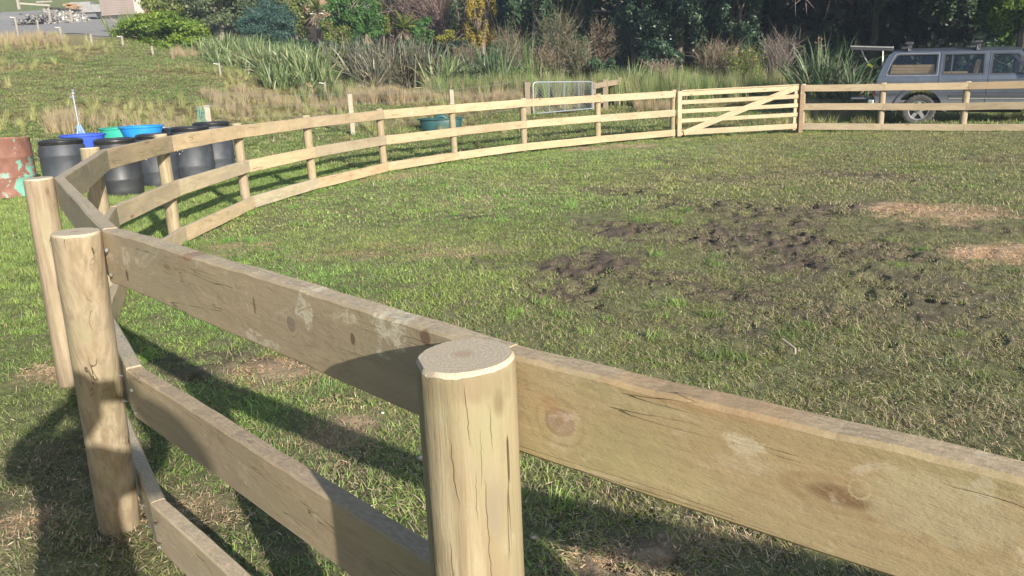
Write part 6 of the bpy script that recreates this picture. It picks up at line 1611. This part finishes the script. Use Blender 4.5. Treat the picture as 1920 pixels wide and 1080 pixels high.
for s in (.26, CW - .26):
    bm = bmesh.new(); box(bm, (3.60, s, .90), (.05, .26, .17)); bm_obj('headlight', bm, m_glass('lamp_glass', (.9, .9, .9), .8), car, bevel=.02)
bm = bmesh.new(); box(bm, (3.68, CW / 2, .58), (.16, CW + .02, .17)); bm_obj('front_bumper', bm, CHR, car, bevel=.03)
bm = bmesh.new(); box(bm, (-1.10, CW / 2, .585), (.15, CW - .04, .12)); bm_obj('rear_bumper', bm, CHR, car, bevel=.03)
for s in (.09, CW - .09):
    bm = bmesh.new(); box(bm, (-1.035, s, .86), (.04, .14, .26)); bm_obj('tail_light', bm, RED, car, bevel=.01)
# lower tailgate folded flat, upper hatch raised, gas struts
bm = bmesh.new(); box(bm, (-1.34, CW / 2, .665), (.50, CW - .30, .055)); bm_obj('lower_tailgate', bm, PAINT, car, bevel=.02)
bm = bmesh.new(); M_ = Matrix.Rotation(.05, 4, 'Y')
for s in (0, 1): box(bm, (-1.22, .22 + s * (CW - .44), 1.88), (.98, .08, .085), M_)
for xx in (-.76, -1.69): box(bm, (xx, CW / 2, 1.885 + (0.03 if xx < -1 else -.01)), (.09, CW - .38, .042), M_)
bm_obj('upper_tailgate', bm, TRIM, car, bevel=.012)
bm = bmesh.new(); box(bm, (-1.22, .178, 1.925), (1.0, .03, .035), M_); bm_obj('tailgate_edge', bm, CHR, car, bevel=.008)
bm = bmesh.new(); box(bm, (-1.22, CW / 2, 1.905), (.86, CW - .52, .008), M_); bm_obj('tailgate_window', bm, CGL, car)
for s in (.20, CW - .20):
    bm = bmesh.new(); tube(bm, [(-.93, s, 1.46), (-.96, s, 1.88)], .011, 8); tube(bm, [(-.93, s, 1.46), (-.945, s, 1.68)], .018, 8); bm_obj('gas_strut', bm, CHR, car, smooth=True)
bm = bmesh.new(); tube(bm, [(-1.47, .5, 1.87), (-1.36, .45, 1.66), (-1.24, .42, 1.50)], [.012, .018, .014], 6); bm_obj('wiper_arm', bm, CHR, car, smooth=True)
bm = bmesh.new(); box(bm, (-1.21, .42, 1.47), (.14, .05, .06), Matrix.Rotation(.6, 4, 'Y')); bm_obj('tag', bm, m_simple('yellow_tag', (.6, .6, .08), .6), car, bevel=.01)
# roof rack feet and bars
for xx in (-.39, 1.08):
    for s in (.26, CW - .26):
        bm = bmesh.new(); lathe(bm, [(.085, 0), (.07, .03), (.055, .10), (.06, .13)], 4, (xx, s, 1.80)); box(bm, (xx - .04, s, 1.90), (.24, .08, .09)); box(bm, (xx + .03, s, 2.0), (.15, .09, .04)); bm_obj('rack_foot', bm, TRIM, car, bevel=.01)
    bm = bmesh.new(); box(bm, (xx, CW / 2, 1.985), (.075, CW - .30, .032)); bm_obj('rack_bar', bm, CHR, car, bevel=.008)
    bm = bmesh.new(); box(bm, (xx, .18, 1.985), (.17, .14, .045)); bm_obj('rack_clamp', bm, TRIM, car, bevel=.012)
bm = bmesh.new(); tube(bm, [(2.12, -.02, 1.34), (2.30, -.10, 1.36)], .015, 6); box(bm, (2.36, -.14, 1.36), (.09, .20, .17)); bm_obj('wing_mirror', bm, PAINT, car, bevel=.02)
# cabin
bm = bmesh.new(); box(bm, (.75, CW / 2, .60), (3.35, CW - .16, .06)); bm_obj('floor_pan', bm, INT, car)
bm = bmesh.new(); box(bm, (.6, CW / 2, .45), (3.2, 1.1, .22)); box(bm, (0, CW / 2, .385), (.12, CW - .5, .12)); bm_obj('chassis', bm, TRIM, car)
for x0 in (1.55,):
    for yy in (.50, CW - .50):
        bm = bmesh.new(); box(bm, (x0 + .05, yy, .95), (.52, .50, .18)); box(bm, (x0 - .20, yy, 1.28), (.15, .48, .62), Matrix.Rotation(-.18, 4, 'Y')); box(bm, (x0 - .28, yy, 1.63), (.10, .26, .16)); bm_obj('seat', bm, INT, car, bevel=.04)
bm = bmesh.new(); box(bm, (2.35, CW / 2, 1.12), (.35, CW - .25, .22)); bm_obj('dashboard', bm, INT, car, bevel=.04)
bm = bmesh.new(); pts = [(2.10 + .05 * math.sin(a), .50 + .19 * math.cos(a), 1.22 + .19 * math.sin(a)) for a in [2 * PI * i / 20 for i in range(21)]]; tube(bm, pts, .014, 6); tube(bm, [(2.10, .31, 1.22), (2.10, .69, 1.22)], .014, 6); bm_obj('steering_wheel', bm, TRIM, car, smooth=True)
# load of timber boards, a thing of its own
def load(name, label, lx, ly, lz, sx, sy, sz, ry=0, n=4):
    M = car.matrix_basis @ Matrix.Translation((lx, ly, lz)); t = thing(name, label, 'timber', (0, 0, 0)); t.matrix_world = Matrix.Translation(M.translation) @ car.matrix_basis.to_3x3().to_4x4()
    for i in range(n):
        bm = bmesh.new(); box(bm, (0, 0, (i - (n - 1) / 2) * sz / n), (sx * (1 - .02 * i), sy, sz / n * .93), Matrix.Rotation(ry, 4, 'Y')); bm_obj('board', bm, PLY, t, bevel=.003)
    return t
car.matrix_basis = Matrix.Translation(car.location) @ car.rotation_euler.to_matrix().to_4x4() @ Matrix.Scale(CS, 4)
bpy.context.view_layer.update()
load('timber_stack', 'stack of orange timber boards seen through the rear side window of the car', -.24, .42, 1.31, 1.02, .5, .34, 0, 5)
load('timber_plank', 'upright timber plank seen through the rear door window of the car', 1.15, .45, 1.40, .10, .3, .40, .15, 1)
load('timber_plank', 'short timber offcuts low in the rear door window of the car', .62, .42, 1.26, .70, .3, .10, 0, 2)
bm = bmesh.new(); box(bm, (-.86, CW / 2, 1.15), (.03, CW - .30, .95)); bm_obj('boot_shade_sheet', bm, INT, car)  # upright sheet added across the open boot to imitate its shaded interior
# wheels
def wheel(x, y, flip):
    wb = bmesh.new(); R = .385
    e = bpy.data.objects.new('wheel', None)
    bm = bmesh.new(); prof = [(.235, -.115), (.27, -.128), (.33, -.135), (.368, -.118), (.383, -.08), (.385, 0), (.383, .08), (.368, .118), (.33, .135), (.27, .128), (.235, .115), (.22, 0)]
    n = 48; rings = []
    for k in range(n):
        a = 2 * PI * k / n; ring = []
        for q, (r, yy) in enumerate(prof):
            rr_ = r + (.010 * (1 if k % 2 else -.5) if 3 <= q <= 7 else 0)
            ring.append(bm.verts.new((rr_ * math.cos(a), yy, rr_ * math.sin(a))))
        rings.append(ring)
    for k in range(n):
        A, B = rings[k], rings[(k + 1) % n]
        for q in range(len(prof)): bm.faces.new((A[q], A[(q + 1) % len(prof)], B[(q + 1) % len(prof)], B[q]))
    ty = bm_obj('wheel', bm, RUB, car); ty.location = (x, y, R)
    s = -1 if not flip else 1
    bm = bmesh.new(); M = Matrix.Rotation(PI / 2, 4, 'X')
    rp = [(.238, .10), (.232, .118), (.215, .115), (.205, .06), (.20, -.08)]
    rg = []
    for k in range(40):
        a = 2 * PI * k / 40; rg.append([bm.verts.new((r * math.cos(a), s * yy, r * math.sin(a))) for r, yy in rp])
    for k in range(40):
        A, B = rg[k], rg[(k + 1) % 40]
        for q in range(len(rp) - 1): bm.faces.new((A[q], A[q + 1], B[q + 1], B[q]))
    for k in range(5):
        a = 2 * PI * k / 5 + .3; c = (.135 * math.cos(a), s * .085, .135 * math.sin(a)); box(bm, c, (.17, .035, .085), Matrix.Rotation(-a, 4, 'Y'))
    r0 = bmesh.ops.create_cone(bm, cap_ends=True, segments=20, radius1=.075, radius2=.06, depth=.06, matrix=Matrix.Translation((0, s * .10, 0)) @ M)
    bm_obj('rim', bm, CHR, ty, smooth=True)
    bm = bmesh.new(); bmesh.ops.create_cone(bm, cap_ends=True, segments=28, radius1=.215, radius2=.215, depth=.02, matrix=Matrix.Translation((0, s * .02, 0)) @ M); bm_obj('brake_disc', bm, TRIM, ty)
    bm = bmesh.new(); bmesh.ops.create_cone(bm, cap_ends=True, segments=6, radius1=.035, radius2=.03, depth=.05, matrix=Matrix.Translation((0, s * .135, 0)) @ M); bm_obj('hub_cap', bm, TRIM, ty)
wheel(0, .17, False); wheel(2.85, .17, False); wheel(0, CW - .17, True); wheel(2.85, CW - .17, True)
for y in (.17, CW - .17):
    bm = bmesh.new(); box(bm, (-.50, y, .42), (.015, .27, .36)); bm_obj('mudflap', bm, RUB, car)
    for xx in (0, 2.85):
        bm = bmesh.new(); pts = arc(xx, .385, .52, 5, 175, 12)
        for (xa, za), (xb, zb_) in zip(pts, pts[1:]):
            vs = [bm.verts.new(p) for p in ((xa, .035 if y < 1 else CW - .035, za), (xb, .035 if y < 1 else CW - .035, zb_), (xb, .42 if y < 1 else CW - .42, zb_), (xa, .42 if y < 1 else CW - .42, za))]; bm.faces.new(vs)
        bmesh.ops.remove_doubles(bm, verts=bm.verts[:], dist=.001); bm_obj('wheel_well', bm, TRIM, car)

# ================================================================== SMALL THINGS ON THE GROUND
def gz(x, y): return float(zg(x, y))
p = un(1485, 668, 0); t = thing('twig', 'short curved pale twig lying on the grass beyond the near rail', 'twig', (p[0], p[1], gz(p[0], p[1]) + .035), .3)
bm = bmesh.new(); tube(bm, [(-.02, -.05, .0), (.0, -.02, .012), (.005, .03, .02), (.0, .09, .035)], [.005, .0075, .008, .006], 7); bm_obj('stem', bm, m_simple('pale_stick', (.38, .32, .24), .8, var=.5, scale=40), t, smooth=True)
sr = random.Random(12); PST = m_simple('pale_pebble', (.42, .38, .33), .9, var=.5, scale=30)
for i, (px, py, s) in enumerate([(717, 775, .006), (790, 862, .014), (1000, 1010, .008)]):
    p = un(px, py, .012); t = thing('pebble', ['small white pebble in the grass left of the near post', 'pale flat stone behind the near post', 'pale pebble in the shade right of the near post', 'tiny pale pebble below the long near rail', 'tiny white stone near the stained rail', 'pale pebble beside the bare mud patch', 'pale pebble in front of the near post top'][i], 'pebble', (p[0], p[1], gz(p[0], p[1]) + s * .5 + .012))
    bm = bmesh.new(); bmesh.ops.create_icosphere(bm, subdivisions=2, radius=s, matrix=Matrix.Diagonal((1.3, 1, .6, 1)))
    for v in bm.verts: v.co *= 1 + .2 * mnoise.noise(v.co * 60)
    bm_obj('stone', bm, PST if i != 0 else WHT, t, smooth=True)
# wood shavings and straw litter lying on the ground near the rails
def litter():
    n = 9000; r = np.random.default_rng(77); px = r.uniform(0, 1900, n); py = r.uniform(420, 1080, n)
    k = np.nonzero(r.random(n) < .8)[0]; P = np.array([un(px[i], py[i], 0.0) for i in k]); ok = (P[:, 1] < 9)
    P = P[ok]; P[:, 2] = zg(P[:, 0], P[:, 1]) + r.uniform(.006, .03, len(P)); m_ = len(P)
    A = unit(np.stack([r.normal(size=m_), r.normal(size=m_), r.normal(0, .25, m_)], -1)); S = unit(np.cross(A, np.stack([r.normal(0, .3, m_), r.normal(0, .3, m_), np.ones(m_)], -1)))
    L = r.uniform(.008, .035, m_); V, Fq = quads_from(P, A, S, L, r.uniform(.0015, .006, m_)); o = np_obj('straw_litter', V, Fq, m_leaf('straw_bit', (.34, .26, .16), (.55, .45, .31), None, .1, .8, .2), rnd=r.random(m_)); tag(o, kind='stuff')
litter()

# ================================================================== THE PERSON HOLDING THE PHONE
def skin_obj(name, verts, edges, radii, m, parent, root=0, sub=2):
    me = bpy.data.meshes.new(name); me.from_pydata([Vector(v) for v in verts], edges, []); me.materials.append(m)
    o = bpy.data.objects.new(name, me); link(o, parent)
    md = o.modifiers.new('skin', 'SKIN'); md.use_smooth_shade = True
    sv = me.skin_vertices[0].data if me.skin_vertices else None
    if sv is None:
        bpy.context.view_layer.objects.active = o; o.select_set(True); bpy.ops.object.skin_radii_equalize() if False else None
    for i, r in enumerate(radii):
        me.skin_vertices[0].data[i].radius = r if isinstance(r, (tuple, list)) else (r, r)
        me.skin_vertices[0].data[i].use_root = (i == root)
    s = o.modifiers.new('sub', 'SUBSURF'); s.levels = sub; s.render_levels = sub
    return o
per = thing('person', 'person in dark jacket and jeans outside the fence, holding up a phone', 'person', (0, 0, 0))
SKIN = m_simple('skin', (.45, .28, .20), .55, var=.15); JKT = m_simple('dark_jacket', (.04, .045, .06), .85, var=.4); JNS = m_simple('denim', (.06, .09, .16), .85, var=.4); HAIR = m_simple('brown_hair', (.07, .045, .03), .6, var=.5, scale=40); BOOT = m_simple('brown_boot', (.09, .055, .035), .6)
def addmod(me): pass
V = [(0, -.30, .84), (0, -.305, 1.0), (0, -.31, 1.14), (0, -.30, 1.27), (.0, -.285, 1.335), (.015, -.27, 1.375),
     (.15, -.30, 1.285), (.265, -.22, 1.20), (.285, -.14, 1.25), (.18, -.06, 1.36), (.105, -.035, 1.425),
     (-.15, -.30, 1.285), (-.29, -.24, 1.20), (-.33, -.15, 1.24), (-.21, -.07, 1.35), (-.135, -.035, 1.42),
     (.095, -.30, .78), (.11, -.29, .45), (.115, -.31, .10), (-.095, -.30, .78), (-.12, -.28, .45), (-.13, -.31, .10)]
E_ = [(0, 1), (1, 2), (2, 3), (3, 4), (4, 5), (3, 6), (6, 7), (7, 8), (8, 9), (9, 10), (3, 11), (11, 12), (12, 13), (13, 14), (14, 15), (0, 16), (16, 17), (17, 18), (0, 19), (19, 20), (20, 21)]
Rr = [(.155, .12), (.145, .11), (.165, .12), (.15, .11), (.065, .06), (.052, .052), (.085, .08), (.062, .06), (.052, .05), (.042, .04), (.026, .024), (.085, .08), (.062, .06), (.052, .05), (.042, .04), (.026, .024), (.10, .10), (.07, .075), (.045, .05), (.10, .10), (.07, .075), (.045, .05)]
bpy.context.view_layer.update()
def make_skin(name, verts, edges, radii, m, parent, sub=2):
    me = bpy.data.meshes.new(name); me.from_pydata([tuple(v) for v in verts], edges, []); me.materials.append(m)
    o = bpy.data.objects.new(name, me); link(o, parent)
    bm = bmesh.new(); bm.from_mesh(me); ly = bm.verts.layers.skin.verify(); bm.verts.ensure_lookup_table()
    for i, v in enumerate(bm.verts):
        r = radii[i]; v[ly].radius = r if isinstance(r, (tuple, list)) else (r, r); v[ly].use_root = (i == 0)
    bm.to_mesh(me); bm.free()
    md = o.modifiers.new('skin', 'SKIN'); md.use_smooth_shade = True
    s = o.modifiers.new('sub', 'SUBSURF'); s.levels = sub; s.render_levels = sub
    return o
make_skin('body', V, E_, Rr, JKT, per)
# trousers over the legs
TV = [(0, -.30, .93), (.075, -.30, .84), (.11, -.29, .47), (.115, -.305, .09), (-.09, -.30, .80), (-.12, -.28, .47), (-.13, -.305, .09)]
make_skin('trousers', TV, [(0, 1), (1, 2), (2, 3), (0, 4), (4, 5), (5, 6)], [(.125, .105), (.108, .108), (.088, .092), (.07, .075), (.108, .108), (.088, .092), (.07, .075)], JNS, per)
for s in (.115, -.13):
    make_skin('boot', [(s, -.32, .05), (s, -.24, .045), (s, -.13, .035)], [(0, 1), (1, 2)], [(.045, .05), (.045, .045), (.04, .035)], BOOT, per, 2)
# head
bm = bmesh.new(); bmesh.ops.create_uvsphere(bm, u_segments=32, v_segments=24, radius=1)
for v in bm.verts:
    x, y, z = v.co
    x *= .074 * (1 - .22 * max(0, -z)); yy = y * .094; zz = z * .112
    if z < 0 and y > 0: yy *= 1 - .12 * (-z)
    f = math.exp(-((x / .016) ** 2)) * max(0, y)
    yy += f * (.016 * math.exp(-((z + .18) / .16) ** 2) - .004 * math.exp(-((z + .52) / .07) ** 2) + .005 * math.exp(-((z + .85) / .12) ** 2))
    for e in (-.031, .031): yy -= .008 * max(0, y) * math.exp(-(((x - e) / .014) ** 2 + ((z - .06) / .10) ** 2))
    v.co = (x, yy, zz)
HEADC = (.025, -.235, 1.475)
hd = bm_obj('head', bm, SKIN, per, smooth=True); hd.location = HEADC; hd.rotation_euler = (-.12, 0, 0)
bm = bmesh.new()
for e in (-.031, .031): bmesh.ops.create_uvsphere(bm, u_segments=12, v_segments=8, radius=.0115, matrix=Matrix.Translation((e, .078, .008)))
bm_obj('eyes', bm, m_simple('eye', (.75, .73, .70), .2), hd, smooth=True)
bm = bmesh.new()
for e in (-1, 1): bmesh.ops.create_uvsphere(bm, u_segments=12, v_segments=8, radius=1, matrix=Matrix.Translation((e * .074, -.005, -.005)) @ Matrix.Diagonal((.010, .02, .032, 1)))
bm_obj('ears', bm, SKIN, hd, smooth=True)
bm = bmesh.new(); bmesh.ops.create_uvsphere(bm, u_segments=28, v_segments=20, radius=1)
for v in bm.verts:
    x, y, z = v.co; v.co = (x * .083, y * .102 - .008, z * .112 + .012)
bmesh.ops.delete(bm, geom=[v for v in bm.verts if (v.co.y > .035 and v.co.z < .055) or v.co.z < -.075], context='VERTS'); bmesh.ops.solidify(bm, geom=bm.faces[:], thickness=.006); bm_obj('hair', bm, HAIR, hd, smooth=True)
# hands: palm, four fingers curled round the phone, thumb on its back edge
def hand(s):
    wx = .105 if s > 0 else -.135; cx = wx - s * .012
    w0 = Vector((wx, -.035, 1.425)); 
    V = [w0, Vector((cx, -.030, 1.447))]; E = [(0, 1)]; Rd = [(.024, .018), (.032, .016)]
    for i in range(4):
        zz = 1.447 + (.027 - i * .018); L = [.026, .029, .027, .021][i]; b = len(V)
        V += [Vector((cx - s * .004, -.024, zz)), Vector((cx - s * .006, -.005, zz + .001)), Vector((cx - s * (.010 + L * .35), .004, zz)), Vector((cx - s * (.014 + L * .9), .0035, zz - .001))]
        E += [(1, b), (b, b + 1), (b + 1, b + 2), (b + 2, b + 3)]; Rd += [.0105, .009, .0085, .0075]
    b = len(V); V += [Vector((cx - s * .012, -.032, 1.420)), Vector((cx - s * .030, -.027, 1.428)), Vector((cx - s * .045, -.023, 1.440))]; E += [(1, b), (b, b + 1), (b + 1, b + 2)]; Rd += [.012, .010, .009]
    make_skin('hand', V, E, Rd, SKIN, per, 2)
hand(1); hand(-1)
ph = thing('phone', 'black phone held sideways in both hands of the person outside the fence', 'phone', (-.03, -.0135, 1.447))
bm = bmesh.new(); box(bm, (0, 0, 0), (.158, .009, .074)); bm_obj('case', bm, TRIM, ph, bevel=.003)
bm = bmesh.new(); box(bm, (0, -.0049, 0), (.148, .0006, .068)); bm_obj('screen', bm, GL, ph)

# bluish volume added over the whole place to imitate lens veil
bm = bmesh.new(); box(bm, (0, 60, 13), (300, 230, 34)); 
_m, _nt, _o = mat('lens_veil_volume'); _v = _nt.nodes.new('ShaderNodeVolumePrincipled'); _v.inputs['Density'].default_value = 0.0008; _v.inputs['Color'].default_value = (0.62, 0.78, 1.0, 1)
_v.inputs['Anisotropy'].default_value = 0.0; _nt.links.new(_v.outputs[0], _o.inputs['Volume'])
_h = bm_obj('lens_veil', bm, _m); tag(_h, kind='stuff')
